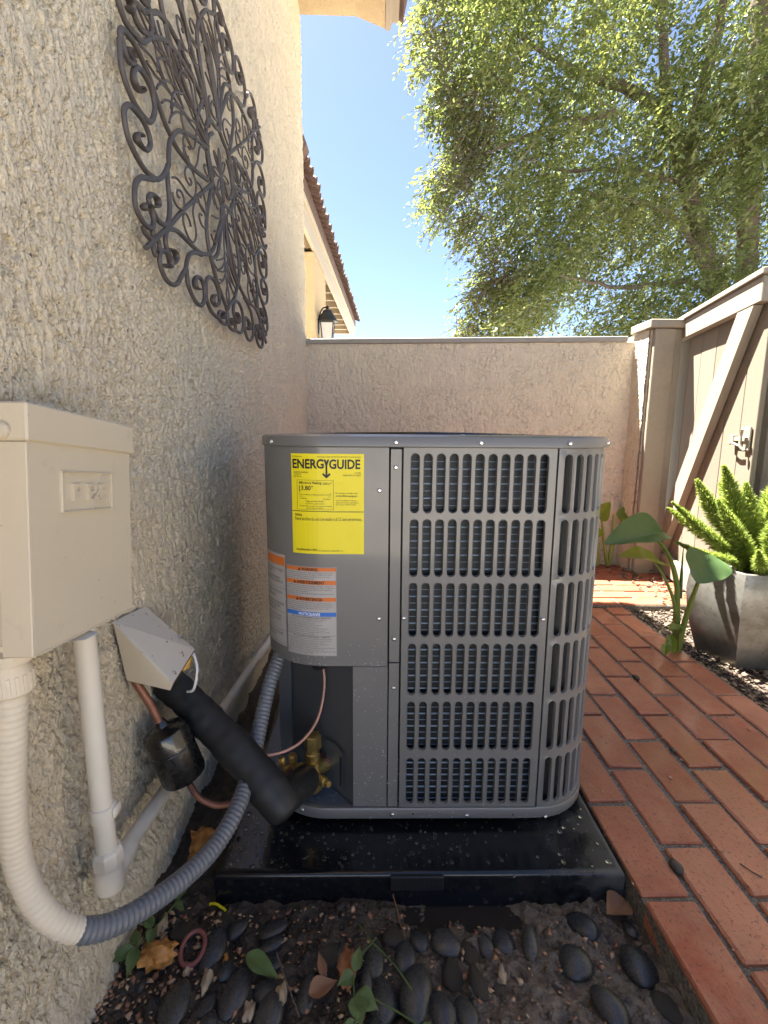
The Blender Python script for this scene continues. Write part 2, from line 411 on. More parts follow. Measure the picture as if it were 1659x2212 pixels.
t.set(Base__Color=t.ramp(a_.outputs['Fac'], [(0, (.03, .022, .016)), (.4, (.09, .062, .042)), (.75, (.19, .135, .09)), (1, (.36, .29, .21))]), Roughness=.7); M_chip = t.m
t = NT('seed_husk'); a_ = t.n('Attribute', _attribute_name='tint')
t.set(Base__Color=t.ramp(a_.outputs['Fac'], [(0, (.25, .11, .06)), (.5, (.42, .23, .13)), (1, (.55, .40, .25))]), Roughness=.6); M_seed = t.m
t = NT('tree_leaf'); a_ = t.n('Attribute', _attribute_name='tint')
lc = t.ramp(a_.outputs['Fac'], [(0, (.055, .08, .03)), (.5, (.095, .125, .042)), (1, (.16, .175, .06))])
tc = t.ramp(a_.outputs['Fac'], [(0, (.13, .18, .045)), (.5, (.25, .30, .07)), (1, (.42, .43, .11))])
t.set(Base__Color=lc, Roughness=.38)
tl = t.n('BsdfTranslucent', Color=tc); ms = t.n('MixShader'); ms.inputs[0].default_value = .42
t.t.links.new(t.b.outputs[0], ms.inputs[1]); t.t.links.new(tl.outputs[0], ms.inputs[2]); t.t.links.new(ms.outputs[0], t.out.inputs[0]); M_leaf = t.m
t = NT('water'); t.set(Base__Color=(1, 1, 1, 1), Roughness=.02, Transmission__Weight=1.0, IOR=1.33); M_water = t.m
t = NT('muddy_water'); t.set(Base__Color=(.03, .024, .018, 1), Roughness=.03); M_puddle = t.m
t = NT('glazed_planter'); n_ = t.noise(9, 5, .6); n2 = t.noise(70, 4)
sp = t.ramp(n2, [(.58, (0, 0, 0)), (.68, (1, 1, 1))])
c = t.mix(t.ramp(n_, [(.35, (0, 0, 0)), (.65, (1, 1, 1))]), (.16, .155, .13), (.33, .325, .30))
t.set(Base__Color=t.mix(t.math('MULTIPLY', sp, .4), c, (.09, .075, .05)), Roughness=t.math('MULTIPLY_ADD', n_, .25, .2), Metallic=.6); t.bump(n2, .15, .001); M_pot = t.m
t = NT('pale_concrete_ground'); t.set(Base__Color=t.ramp(t.noise(3, 5), [(.3, (.36, .33, .28)), (.7, (.48, .44, .38))]), Roughness=.9); M_ground = t.m  # pale concrete tone, lightened so unseen sunlit ground bounces more fill
M_yel = simple('yellow_label', (.82, .70, .012), .45, var=.01)
M_lab = simple('pale_grey_label', (.42, .40, .385), .4, var=.02)
M_org = simple('orange_print', (.62, .16, .025), .45, var=.02)
M_blue = simple('blue_print', (.03, .16, .55), .45, var=.02)
M_ink = simple('black_print', (.012, .012, .012), .5, var=.02)
M_inkg = simple('grey_print', (.09, .088, .085), .5, var=.02)
M_wprint = simple('white_print', (.8, .8, .8), .5, var=.02)

# ------------------------------------------------------------------ ground and setting
def struct(name, me): o = put(name, me); tag(o, kind='structure'); return o
xs = [-200, -60, -20, 20, 60, 200]
struct('ground', npmesh('ground', [(x, y, -.16) for y in xs for x in xs], [(j*6+i, j*6+i+1, j*6+i+7, j*6+i+6) for j in range(5) for i in range(5)], M_ground))
# wet mud bed under and in front of the pad
def gridmesh(name, X, Y, Z, mat, smooth=True):
    ny, nx = X.shape; V = np.stack([X, Y, Z], -1).reshape(-1, 3)
    i = np.arange(ny-1)[:, None]*nx+np.arange(nx-1)[None, :]
    F = np.stack([i, i+1, i+nx+1, i+nx], -1).reshape(-1, 4)
    return npmesh(name, V, F, mat, smooth)
def mudz(x, y):
    z = -.066+.030*(fbm(x/.11, y/.11, 3, 3)-.5)+.022*(fbm(x/.03, y/.035, 5, 3)-.5)+.016*sst(-.05, .2, x)*(fbm((x+.6*y)/.014, y/.022, 9, 3)-.5)+.008*(fbm(x/.010, y/.010, 15, 2)-.5)
    z = z+.012*sst(-.40, -.47, x)
    return z-.014*sst(.05, 0, np.abs(y-.826))*sst(.0, .1, x)*sst(.33, .22, x)
x, y = np.meshgrid(np.concatenate([np.linspace(-.48, .52, 340)]), np.concatenate([np.linspace(.40, .9, 230), np.linspace(.91, 3.2, 60)]))
struct('mud_bed', gridmesh('mud_bed', x, y, mudz(x, y), M_mud))
pd = MB(); pd.add([(-.05, .77, -.0765), (.33, .77, -.0765), (.33, .86, -.0765), (-.05, .86, -.0765)], [(0, 1, 2, 3)])
tag(part('puddle', pd, M_puddle), kind='structure')
# brick path and landing: a bed of grit with every brick a part of it
def brick_variant(k, L, W, H):
    r = np.random.RandomState(100+k); mb = MB(); mb.box(-L/2, L/2, -W/2, W/2, -H, 0, .0035)
    V = np.array(mb.v); V[:, 0] += (r.rand(len(V))-.5)*.003; V[:, 1] += (r.rand(len(V))-.5)*.0024; V[:, 2] += (r.rand(len(V))-.5)*.0014
    me = bpy.data.meshes.new('brick'); me.from_pydata([tuple(v) for v in V], [], mb.f); me.update()
    return me
BL, BW, PL, PW = .2305, .0935, .2435, .1065
BV = [brick_variant(k, BL, BW, .055) for k in range(8)]
for m_ in BV: m_.materials.append(M_brick)
BV2 = []
for m_ in BV: q = m_.copy(); q.materials.clear(); q.materials.append(M_brick2); BV2.append(q)
bed = MB(); bed.box(.508, 1.252, .2, 2.352, -.155, -.0075)
path = part('brick_path', bed, M_mortar); tag(path, kind='structure')
random.seed(3)
def lay(parent, pool, x, y, rz, z=0, sx=1):
    o = bpy.data.objects.new('brick', random.choice(pool)); col.objects.link(o); o.parent = parent
    o.location = (x, y, z+random.uniform(-.0025, .0025)); o.rotation_euler = (random.uniform(-.008, .008), random.uniform(-.006, .006), rz+random.uniform(-.006, .006))
    if sx != 1: o.scale = (sx, 1, 1)
for c_ in range(7):
    xc = .506+.049+c_*PW
    y0 = .794 if c_ % 2 == 0 else .794+PL/2
    for k in range(-3, 8):
        a = y0+k*PL+.005; b2 = a+BL
        if a > 2.33 or b2 < .2: continue
        b2 = min(b2, 2.345); ln = b2-a
        if ln < .03: continue
        lay(path, BV, xc, (a+b2)/2, PI/2, 0, ln/BL)
bed = MB(); bed.box(-.46, 1.66, 2.356, 3.30, -.15, .006)
landing = part('brick_landing', bed, M_mortar); tag(landing, kind='structure')
for r_ in range(9):
    yc = 2.362+BW/2+r_*PW
    if yc > 3.27: break
    x0 = -.46 if r_ % 2 == 0 else -.46-PL/2
    for k in range(10):
        a = x0+k*PL; b2 = min(a+BL, 1.80); a = max(a, -.45)
        if b2-a < .03: continue
        lay(landing, BV2, (a+b2)/2, yc+random.uniform(-.001, .001), 0, .0135, (b2-a)/BL)
# gravel and bark bed at the right of the path
x, y = np.meshgrid(np.linspace(1.255, 2.4, 110), np.linspace(.2, 2.35, 190))
struct('bark_bed', gridmesh('bark_bed', x, y, -.024+.02*(fbm(x/.05, y/.05, 31, 3)-.5), M_soil))
x, y = np.meshgrid(np.linspace(1.66, 2.4, 40), np.linspace(2.36, 3.3, 50))
struct('bark_bed', gridmesh('bark_bed', x, y, -.01+.03*(fbm(x/.05, y/.05, 33, 3)-.5), M_soil))
def scatter(name, pts, smin, smax, mat, flat=.5, label=None, kind='stuff', parent=None, squash=1.6, seed=1, tint=None):
    """many little chips joined into one mesh: an 8-faced lump each"""
    r = np.random.RandomState(seed); n = len(pts); pts = np.asarray(pts)
    B = np.array([(1, 0, 0), (0, 1, 0), (-1, 0, 0), (0, -1, 0), (.25, .2, 1), (-.2, -.15, -1)], float)
    V = np.repeat(B[None], n, 0)+(r.rand(n, 6, 3)-.5)*.5
    s = smin+(smax-smin)*r.rand(n)**1.8
    V[:, :, 0] *= squash; V[:, :, 2] *= flat
    V *= s[:, None, None]
    a = r.rand(n)*2*PI; tl = (r.rand(n)-.5)*.9
    c, s_ = np.cos(tl)[:, None], np.sin(tl)[:, None]
    V = np.stack([V[:, :, 0]*c-V[:, :, 2]*s_, V[:, :, 1], V[:, :, 0]*s_+V[:, :, 2]*c], -1)
    c, s_ = np.cos(a)[:, None], np.sin(a)[:, None]
    V = np.stack([V[:, :, 0]*c-V[:, :, 1]*s_, V[:, :, 0]*s_+V[:, :, 1]*c, V[:, :, 2]], -1)+pts[:, None, :]
    T = np.array([(0, 1, 4), (1, 2, 4), (2, 3, 4), (3, 0, 4), (1, 0, 5), (2, 1, 5), (3, 2, 5), (0, 3, 5)])
    F = (np.arange(n)[:, None, None]*6+T[None]).reshape(-1, 3)
    off = np.array(OFF[parent.name]) if parent is not None else 0
    me = npmesh(name, V.reshape(-1, 3)-off, F, mat, True)
    at = me.attributes.new('tint', 'FLOAT', 'FACE'); at.data.foreach_set('value', np.repeat(r.rand(n) if tint is None else tint, 8).astype(np.float32))
    o = put(name, me, parent); tag(o, label, kind=kind); return o
r = np.random.RandomState(5); n = 5200
px = 1.252+r.rand(n)**1.5*.75; py = .9+r.rand(n)*1.45
scatter('bark_chips', np.stack([px, py, -.018+r.rand(n)*.008], -1), .003, .011, M_chip, .45, seed=2)
n = 900
scatter('bark_chips', np.stack([1.45+r.rand(n)*.8, 2.36+r.rand(n)*.93, .012+r.rand(n)*.02], -1)[r.rand(n) < .55], .004, .016, M_chip, .5, seed=4)

# ------------------------------------------------------------------ house wall on the left
WX = -.47
house = thing('house', 'cream stucco house wall with rough torn texture and eave above', 'house', (WX, 1.7, -.12))
ys = np.geomspace(.50, 3.32, 660); zs = np.concatenate([np.linspace(-.14, 1.75, 700), np.linspace(1.756, 3.26, 190)])
Yg, Zg = np.meshgrid(ys, zs)
def stucco_h(u, v, k=1.0):
    ud = u+.22*v+.010*(vn(u/.02, v/.02, 77)-.5)
    t1 = fbm(ud/.0105, v/.025, 11, 4); cov = sst(.32, .60, fbm(u/.16, v/.22, 19, 2))
    pl = sst(.50-.07*cov, .525-.07*cov, t1)
    t2 = fbm(ud/.0040, v/.0060, 23, 3); lump = sst(.47, .56, t2)
    rdg = 1-np.abs(2*fbm(ud/.013, v/.028, 35, 3)-1)
    return k*(.0058*pl*(.45+.55*cov)+.0046*(lump-.5)*(1-.72*pl*cov)-.0050*sst(.93, .985, rdg)+.0035*(fbm(u/.09, v/.12, 29, 2)-.5))
h = stucco_h(Yg, Zg)
toe = sst(.05, .02, Zg+.012*(fbm(Yg/.06, Zg/.06, 41, 2)-.5)); h = h*(1-.55*toe)+.016*toe+.010*sst(-.03, -.09, Zg)
me = gridmesh('stucco_wall', WX+h-WX, Yg-1.7, Zg+.12, M_wall)
wo_ = put('stucco_wall', me, house)
m = MB(); m.box(-4, WX-.014, -.7, 3.318, -.14, 3.3); part('wall_core', m, M_far, house)  # house stops just behind the camera so unseen sunlit ground adds fill
m = MB(); m.prism([(WX-.05, 3.262), (-.14, 3.257), (.030, 3.197), (.050, 3.30), (-.05, 3.42), (WX-.05, 3.42)], 1, -.8, 3.30)
part('eave_soffit', m, M_far, house)
m = MB(); m.prism([(.032, 3.192), (.060, 3.192), (.118, 3.40), (.085, 3.40)], 1, -.81, 3.306); part('fascia', m, M_trim, house)
m = MB(); m.prism([(.068, 3.235), (.105, 3.235), (.150, 3.40), (.119, 3.40)], 1, -.82, 3.312); part('fascia', m, M_trim, house)
m = MB(); m.prism([(.108, 3.262), (.135, 3.245), (.168, 3.40), (.145, 3.42)], 1, -.83, 3.33); part('gutter', m, M_tile, house)
m = MB(); m.prism([(.16, 3.43), (.16, 3.45), (-4, 5.0), (-4, 4.9)], 1, -.84, 3.32); part('roof', m, M_tile, house)

# ------------------------------------------------------------------ yard wall at the back
bw0 = Vector((-.50, 3.31)); bw1 = Vector((1.60, 3.11)); bd_ = (bw1-bw0).normalized(); bn = Vector((bd_.y, -bd_.x))
yard = thing('yard_wall', 'pinkish stucco garden wall with grey painted coping behind the machine', 'wall', (.55, 3.22, -.05))
L = (bw1-bw0).length
us = np.linspace(-.02, L+.02, 480); zs = np.concatenate([np.linspace(-.08, .6, 60), np.linspace(.605, 1.418, 190)]); U, Z = np.meshgrid(us, zs)
rg = lambda q: 1-np.abs(2*q-1)
hh = .003*(fbm(U/.05, Z/.05, 51, 3)-.5)+.0022*(sst(.44, .58, fbm(U/.016, Z/.02, 53, 2))-.5)
hh = hh-.0055*sst(.86, .95, rg(vn(U/.030+.5*vn(U/.015, Z/.015, 55), Z/.034, 57)*.6+.4*vn(U/.014, Z/.016, 59)))*sst(.35, .55, fbm(U/.06, Z/.07, 58, 2))
X = bw0.x+bd_.x*U+bn.x*hh; Y = bw0.y+bd_.y*U+bn.y*hh
o = OFF[yard.name]; put('stucco_face', gridmesh('stucco_face', X-o.x, Y-o.y, Z-o.z, M_back), yard)
R2 = Matrix.Translation((bw0.x, bw0.y, 0)) @ Matrix.Rotation(math.atan2(bd_.y, bd_.x), 4, 'Z')
m = MB(); m.box(0, L, .012, .16, -.1, 1.417).xform(R2); part('wall_core', m, M_back, yard)
m = MB(); m.box(-.02, L-.075, -.014, .175, 1.419, 1.452, .004).xform(R2); part('coping', m, M_cap, yard)
# pier at the right end with gate post
pier = thing('gate_pier', 'short stucco pier with capped top between garden wall and gate', 'pier', (1.64, 3.0, 0))
zs = np.linspace(-.05, 1.462, 230); vs = np.linspace(2.955, 3.15, 40); V_, Z = np.meshgrid(vs, zs)
o = OFF[pier.name]; put('stucco_face', gridmesh('stucco_face', 1.575-.004-.6*stucco_h(V_+9, Z+2)-o.x, V_-o.y, Z-o.z, M_back), pier)
m = MB(); m.box(1.582, 1.74, 2.958, 3.25, -.1, 1.461); part('pier_core', m, M_back, pier)
m = MB(); m.box(1.552, 1.775, 2.905, 3.14, 1.464, 1.51, .004); part('cap', m, M_tan, pier)
m = MB(); m.box(1.588, 1.708, 2.918, 2.953, -.04, 1.461, .004); part('post_board', m, M_tan, pier)
m = MB(); m.box(1.711, 1.752, 2.93, 2.99, -.04, 1.461, .003); part('stop_board', m, M_tan, pier)
# ------------------------------------------------------------------ wooden gate (local frame: x along the gate towards the camera, y out to the yard)
gate = thing('wooden_gate', 'tan painted wooden gate with diagonal brace and latch', 'gate', (1.8356, 3.12, -.0348))
gate.scale = (1.04, 1.04, 1.04)
gate.rotation_euler = (0, 0, math.atan2(-.9755, -.22))
OFF[gate.name] = Vector((0, 0, 0))
def gpart(name, fn, mat, parent=None, smooth=False):
    m = MB(); fn(m); return part(name, m, mat, parent or gate, smooth)
GN = -1   # the yard side is local -y
eg = [-.035, .062, .205, .372, .548, .722, .878, 1.012]
for a, b in zip(eg[:-1], eg[1:]):
    gpart('plank', lambda m: m.box(a+.0025, b-.0025, .0+random.uniform(0, .002), .022, .06, 1.468, .002), M_plank)
def gpoly(pts, d0, d1): return lambda m: m.prism(pts, 1, d0, d1)
gpart('top_rail', lambda m: m.box(-.20, 1.012, -.040, -.001, 1.385, 1.482, .003), M_tan)
gpart('bottom_rail', lambda m: m.box(-.03, 1.012, -.040, -.001, .065, .165, .003), M_tan)
gpart('brace', gpoly([(.045, .168), (.185, .168), (.955, 1.383), (.82, 1.383)], -.038, -.002), M_tan)
gpart('top_cap', lambda m: m.box(-.19, 1.03, -.052, .045, 1.484, 1.508, .003), M_tan)
def latch(m):
    m.box(.86, .985, -.016, -.002, .838, .856, .002); m.box(.845, .875, -.02, -.002, .828, .866, .003)
    m.tube(smoothpath([(.985, -.02, .80), (.972, -.03, .815), (.965, -.03, .85), (.968, -.03, .875), (.985, -.035, .89)], 5), .006, 8)
    m.tube(smoothpath([(.86, -.022, .826), (.90, -.03, .829), (.95, -.025, .818)], 5), .005, 8)
    m.box(.945, .992, -.01, -.002, .80, .90, .002)
gpart('latch', latch, M_tan, smooth=True)
def hinge(m):
    m.box(-.245, -.20, -.050, -.038, 1.392, 1.45, .002); m.tube([(-.205, -.05, 1.385), (-.205, -.05, 1.455)], .008, 8)
    m.add([(-.2, -.0425, 1.436), (-.2, -.0425, 1.408), (-.03, -.0425, 1.42), (-.03, -.0425, 1.428)], [(0, 1, 2, 3)]); m.box(-.2, -.04, -.044, -.041, 1.412, 1.432)
gpart('hinge', hinge, M_tan, smooth=True)
fence = thing('wooden_fence', 'tan plank fence beyond the latch side of the gate, with unseen planks added to bounce light', 'fence', (1.86, 2.36, 0))
fence.rotation_euler = (0, 0, -PI/2); OFF[fence.name] = Vector((0, 0, 0))
gpart('post', lambda m: m.box(0, .10, -.07, .03, -.05, 1.50, .004), M_tan, fence)
for k in range(22):  # run continues unseen past the camera, added to bounce sunlight onto the bricks
    a = .104+k*.152
    gpart('plank', lambda m: m.box(a+.002, a+.149, .0+random.uniform(0, .002), .022, .05, 1.48, .002), M_plank, fence)
gpart('rail', lambda m: m.box(.103, 3.45, -.040, -.001, 1.385, 1.482, .003), M_tan, fence)

# ------------------------------------------------------------------ far wing of the house with tiled eave
wing = thing('house_wing', 'ochre stucco wing with tiled roof and exposed eave behind the garden wall', 'house', (-.725, 4.709, 0))
wing.rotation_euler = (0, 0, -math.atan2(.188, 5.758)); OFF[wing.name] = Vector((0, 0, 0))
def wpart(name, fn, mat, smooth=False, parent=None):
    m = MB(); fn(m); return part(name, m, mat, parent or wing, smooth)
Y0, Y1 = -.06, 6.3
wpart('fascia', lambda m: m.box(-.035, 0, Y0, Y1, 2.80, 3.0, .003), M_fascia)
wpart('fascia', lambda m: m.box(-.03, .022, Y0-.01, Y1, 3.003, 3.06, .003), M_fascia)
wpart('tile_course', lambda m: m.box(-.3, .035, Y0-.015, Y1, 3.063, 3.165, .004), M_tile)
wpart('roof_slab', lambda m: m.prism([(.03, 3.168), (.03, 3.185), (-3.5, 4.5), (-3.5, 4.45)], 1, Y0, Y1), M_tile)
wpart('end_tile', lambda m: (m.prism([(-.14, 3.17), (.075, 3.17), (.12, 3.245), (.085, 3.34), (-.14, 3.36)], 1, Y0-.07, Y0+.06)), M_tile)
tme = None
for k in range(40):
    yk = Y0+.1+k*.158
    if tme is None:
        m = MB(); a = [PI*i/6 for i in range(7)]
        m.prism([(.062*math.cos(t), .062*math.sin(t)) for t in a]+[(.047*math.cos(t), .047*math.sin(t)) for t in a[::-1]], 0, -.45, .075)
        m.xform(Matrix.Rotation(math.radians(20), 4, 'Y'))
        o_ = part('roof_tile', m, M_tile, wing); tme = o_.data
    else: o_ = put('roof_tile', tme, wing)
    o_.location = (.04+random.uniform(-.012, .012), yk, 3.185+random.uniform(-.01, .014)); o_.rotation_euler = (0, random.uniform(-.03, .03), random.uniform(-.04, .04))
wpart('soffit', lambda m: m.box(-2.2, -.04, Y0, Y1, 2.985, 3.0), M_soff)
for k in range(14):
    yk = .25+k*.44
    wpart('rafter', lambda m: m.box(-2.2, -.038, yk, yk+.045, 2.86, 2.983), M_fascia)
wpart('wall_pier', lambda m: m.box(-2.4, -.015, 1.02, 1.95, -.1, 2.79, .01), M_far)
wpart('back_wall', lambda m: m.box(-2.4, -1.2, 1.95, 6.4, -.1, 2.98), M_far)
lan = thing('wall_lantern', 'black metal lantern with frosted panes on the ochre pier', 'lantern', (-.60, 6.0, 1.93))
def lpart(name, fn, mat, smooth=False):
    m = MB(); fn(m); return part(name, m, mat, lan, smooth)
LX, LY = -.592, 6.0
sq = lambda r, z: (r, z)
Ms = Matrix.Translation((LX, LY, 0)) @ Matrix.Rotation(PI/4, 4, 'Z')
lpart('glass', lambda m: m.lathe([(.075, 1.90), (.098, 2.105)], 4, Ms), M_glass)
def lfr(m):
    for k in range(4):
        a = PI/4+PI/2*k+PI/4-PI/4
        p = lambda r, z: (LX+r*math.cos(a), LY+r*math.sin(a), z)
        m.tube([p(.078, 1.89), p(.102, 2.11)], .007, 5)
    m.lathe([(.085, 1.875), (.085, 1.90)], 4, Ms); m.lathe([(.108, 2.10), (.112, 2.12)], 4, Ms)
lpart('frame', lfr, M_lamp)
lpart('cap', lambda m: m.lathe([(.118, 2.12), (.10, 2.16), (.075, 2.20), (.06, 2.215), (.055, 2.24), (.02, 2.255)], 16, Matrix.Translation((LX, LY, 0))), M_lamp, True)
lpart('finial', lambda m: m.lathe([(.008, 2.25), (.02, 2.265), (.016, 2.285), (.004, 2.30)], 8, Matrix.Translation((LX, LY, 0))), M_lamp, True)
lpart('bracket', lambda m: (m.tube(smoothpath([(-.70, LY, 2.05), (-.68, LY, 2.2), (-.64, LY, 2.27), (LX, LY, 2.275)], 6), .009, 6), m.box(-.712, -.69, LY-.05, LY+.05, 1.98, 2.14, .004)), M_lamp, True)

# ------------------------------------------------------------------ tree beyond the garden wall
tree = thing('leafy_tree', 'tall leafy green tree with drooping fine foliage behind the gate', 'tree', (4.45, 6.6, -.15))
limbs = [([(4.45, 6.6, -.15), (4.40, 6.55, 1.2), (4.28, 6.5, 2.6), (3.98, 6.5, 3.2), (3.74, 6.5, 3.93)], .16, .10),
 ([(3.74, 6.5, 3.93), (3.55, 6.45, 4.25), (3.37, 6.4, 4.51), (3.12, 6.4, 4.72), (2.6, 6.3, 4.82), (2.1, 6.3, 5.0), (1.5, 6.2, 5.2)], .095, .02),
 ([(3.74, 6.5, 3.93), (3.78, 6.55, 4.37), (3.88, 6.6, 5.0), (4.02, 6.6, 5.8), (4.0, 6.7, 6.8)], .085, .03),
 ([(3.37, 6.4, 4.51), (3.30, 6.4, 5.0), (3.2, 6.4, 5.6), (3.0, 6.4, 6.5)], .07, .02),
 ([(3.70, 6.5, 3.9), (3.4, 6.3, 3.82), (2.95, 6.2, 3.85), (2.14, 6.1, 3.82), (1.5, 6.0, 3.9)], .04, .01),
 ([(3.8, 6.5, 3.95), (4.13, 6.4, 4.23), (4.67, 6.4, 4.43), (5.4, 6.3, 4.7)], .06, .03),
 ([(2.7, 6.3, 4.5), (2.1, 6.2, 4.37), (1.63, 6.1, 4.13), (1.2, 6.0, 3.9)], .04, .012), ([(2.1, 6.2, 4.37), (1.72, 6.1, 4.51), (1.2, 6.1, 4.8)], .025, .008),
 ([(5.2, 7.0, -.1), (5.0, 6.9, 2.0), (4.75, 6.8, 3.6), (4.6, 6.7, 4.2), (4.62, 6.7, 5.0), (4.5, 6.7, 6.2)], .17, .09),
 ([(4.30, 6.5, 2.6), (3.7, 6.2, 3.1), (3.26, 6.1, 3.4), (2.6, 6.0, 3.5), (2.1, 6.0, 3.55)], .05, .012),
 ([(4.3, 6.5, 2.5), (3.6, 6.0, 2.6), (2.8, 5.9, 2.5), (2.0, 5.8, 2.6)], .045, .012)]
for k, (p, r0, r1) in enumerate(limbs):
    q = resample(smoothpath(p, 6), .12); m = MB(); n = len(q)
    q = [v+Vector((random.uniform(-1, 1), random.uniform(-1, 1), random.uniform(-1, 1)))*.018 for v in q]
    m.tube(q, [r0+(r1-r0)*i/(n-1) for i in range(n)], 9)
    part('trunk' if k in (0, 8) else 'limb', m, M_bark, tree, 60)
r = np.random.RandomState(12)
# crown outline: left edge of the crown by height
zz = np.array([1.6, 2.1, 2.75, 3.15, 3.45, 3.7, 4.17, 4.7, 5.15, 5.55, 6.2, 7.4]); xl = np.array([1.4, .98, 1.32, 1.08, .72, .62, .98, .68, .56, .43, .7, 2.0])
tw = []
def twigs(n, seed):
    r = np.random.RandomState(seed); out = []
    z = 1.75+r.rand(n)*5.6; left = np.interp(z, zz, xl)
    x = left+.36+r.rand(n)**1.05*(6.6-left); y = 5.3+r.rand(n)*2.6
    # clumps: keep twigs where a lumpy field is high
    f = fbm(x/.55+40, z/.42+y*.8, 61, 3); f2 = fbm(x/.16+11, z/.15+y*2.1, 67, 2)
    bulge = sst(7.9, 6.2, np.hypot((x-3.6)*.95, (z-4.3)*1.15)+np.abs(y-6.6)*.9+3.2)
    keep = (f*.65+f2*.35 > .475) & (np.abs(y-6.6) < 1.35-.25*(z > 6))
    return np.stack([x, y, z], -1)[keep]
P = twigs(50000, 3)
# sprays reaching out past the left edge
n = 2600; ze = 1.95+r.rand(n)*4.2; ex = np.interp(ze, zz, xl)-.16*r.rand(n)**2+.42*r.rand(n)
Pe = np.stack([ex, 5.9+r.rand(n)*1.0, ze], -1); Pe = Pe[fbm(Pe[:, 2]/.13, Pe[:, 1]/.3, 71, 2) > .48]
P = np.concatenate([P, Pe]); n = len(P)
d = np.stack([-.55+r.randn(n)*.55, r.randn(n)*.5, -.45+r.randn(n)*.38], -1); d /= np.linalg.norm(d, axis=1)[:, None]
K = 9
tpos = np.linspace(.0, 1, K); Ltw = .20+.14*r.rand(n)
C_ = P[:, None, :]+d[:, None, :]*(tpos[None, :]*Ltw[:, None])[:, :, None]; C_[:, :, 2] -= (tpos[None, :]**2)*.07
C_ += r.randn(n, K, 3)*.012
side = np.cross(d, np.array([0, 0, 1.0])); side /= np.linalg.norm(side, axis=1)[:, None]+1e-6
sg = np.where(np.arange(K) % 2 == 0, 1, -1)
ld = d[:, None, :]*.75+side[:, None, :]*sg[None, :, None]*.8+r.randn(n, K, 3)*.32; ld[:, :, 2] -= .25
ld /= np.linalg.norm(ld, axis=2)[:, :, None]
up = np.array([0, 0, 1.0])+r.randn(n, K, 3)*.55
wd = np.cross(ld, up); wd /= np.linalg.norm(wd, axis=2)[:, :, None]+1e-6
ll = (.034+.048*r.rand(n, K))[:, :, None]; wl_ = ll*.23
C_ = C_.reshape(-1, 3); ld = (ld*ll).reshape(-1, 3); wd = (wd*wl_).reshape(-1, 3); nn_ = np.cross(ld, wd); nn_ /= np.linalg.norm(nn_, axis=1)[:, None]+1e-9
V = np.stack([C_, C_+ld*.45+wd, C_+ld-nn_*.006, C_+ld*.45-wd], 1).reshape(-1, 3)
N = len(C_); F = np.arange(N*4).reshape(-1, 4)
print('tree leaves', N)
me = npmesh('crown', V-np.array(OFF[tree.name]), F, M_leaf)
tv = np.clip(np.repeat(.5+.28*(fbm(P[:, 0]/.4, P[:, 2]/.4, 81, 2)-.5)*2, K)+r.randn(N)*.16, 0, 1)
at = me.attributes.new('tint', 'FLOAT', 'FACE'); at.data.foreach_set('value', tv.astype(np.float32))
put('crown', me, tree)
# twigs of the outer sprays
m = MB()
sel = np.concatenate([np.arange(0, len(P)-len(Pe), 22), np.arange(len(P)-len(Pe), len(P))])
for i in sel:
    p = Vector(P[i]); e = p+Vector(d[i])*Ltw[i]-Vector((0, 0, .07)); m.tube([p-Vector(d[i])*.12, p.lerp(e, .5)+Vector((0, 0, .018)), e], [.004, .003, .0015], 3, cap=False)
part('twigs', m, M_bark, tree, fix=False)
# ------------------------------------------------------------------ the air conditioning unit
UX0, UX1, UY0, UY1, UR = -.25, .50, .975, 1.725, .14
unit = thing('air_conditioner', 'grey outdoor air conditioner with slotted grille and yellow label', 'air conditioner', (.125, 1.35, .008))
def PP(s, off=0.0):
    """outline of the cabinet: s = x along the front, round both front corners and down the sides; off = outwards"""
    a0, a1 = UX0+UR, UX1-UR; q = UR*PI/2
    if s < a0-q: return Vector((UX0-off, UY0+UR+(a0-q-s))), Vector((-1, 0))
    if s < a0: t = (a0-s)/UR; n = Vector((-math.sin(t), -math.cos(t))); return Vector((a0, UY0+UR))+n*(UR+off), n
    if s <= a1: return Vector((s, UY0-off)), Vector((0, -1))
    if s < a1+q: t = (s-a1)/UR; n = Vector((math.sin(t), -math.cos(t))); return Vector((a1, UY0+UR))+n*(UR+off), n
    return Vector((UX1+off, UY0+UR+(s-a1-q))), Vector((1, 0))
def P3(s, z, off=0.0): p, n = PP(s, off); return Vector((p.x, p.y, z))
SL0 = UX0+UR-UR*PI/2-(UY1-UY0-UR); SR1 = UX1-UR+UR*PI/2+(UY1-UY0-UR)
def svals(a, b, st=.03):
    out = [a]; s = a
    while s < b-1e-6:
        onarc = (UX0+UR-UR*PI/2-.01 < s < UX0+UR) or (UX1-UR < s < UX1-UR+UR*PI/2+.01)
        s = min(b, s+(.011 if onarc else st)); out.append(s)
    return out
def sheet(m, a, b, z0, z1, off, th=.004, st=.05, bev=.0015):
    """a thin formed panel following the cabinet outline, edges turned in"""
    S_ = svals(a, b, st); sec = [(z0+bev, off), (z1-bev, off), (z1, off-bev), (z1, off-th-.006), (z0, off-th-.006), (z0, off-bev)]
    n = len(sec); V = []; F = []
    for s in S_:
        for z, o in sec: V.append(P3(s, z, o))
    for i in range(len(S_)-1):
        for k in range(n): F.append((i*n+k, i*n+(k+1) % n, (i+1)*n+(k+1) % n, (i+1)*n+k))
    F.append(tuple(range(n))); F.append(tuple((len(S_)-1)*n+k for k in range(n))[::-1])
    return m.add(V, F)
def upart(name, fn, mat, smooth=40, parent=None):
    m = MB(); fn(m); return part(name, m, mat, parent or unit, smooth)
upart('service_panel', lambda m: sheet(m, -.62, .0225, .377, .839, .0015), M_gray)
upart('lower_panel', lambda m: sheet(m, -.0505, .0235, .040, .3755, -.001), M_gray)
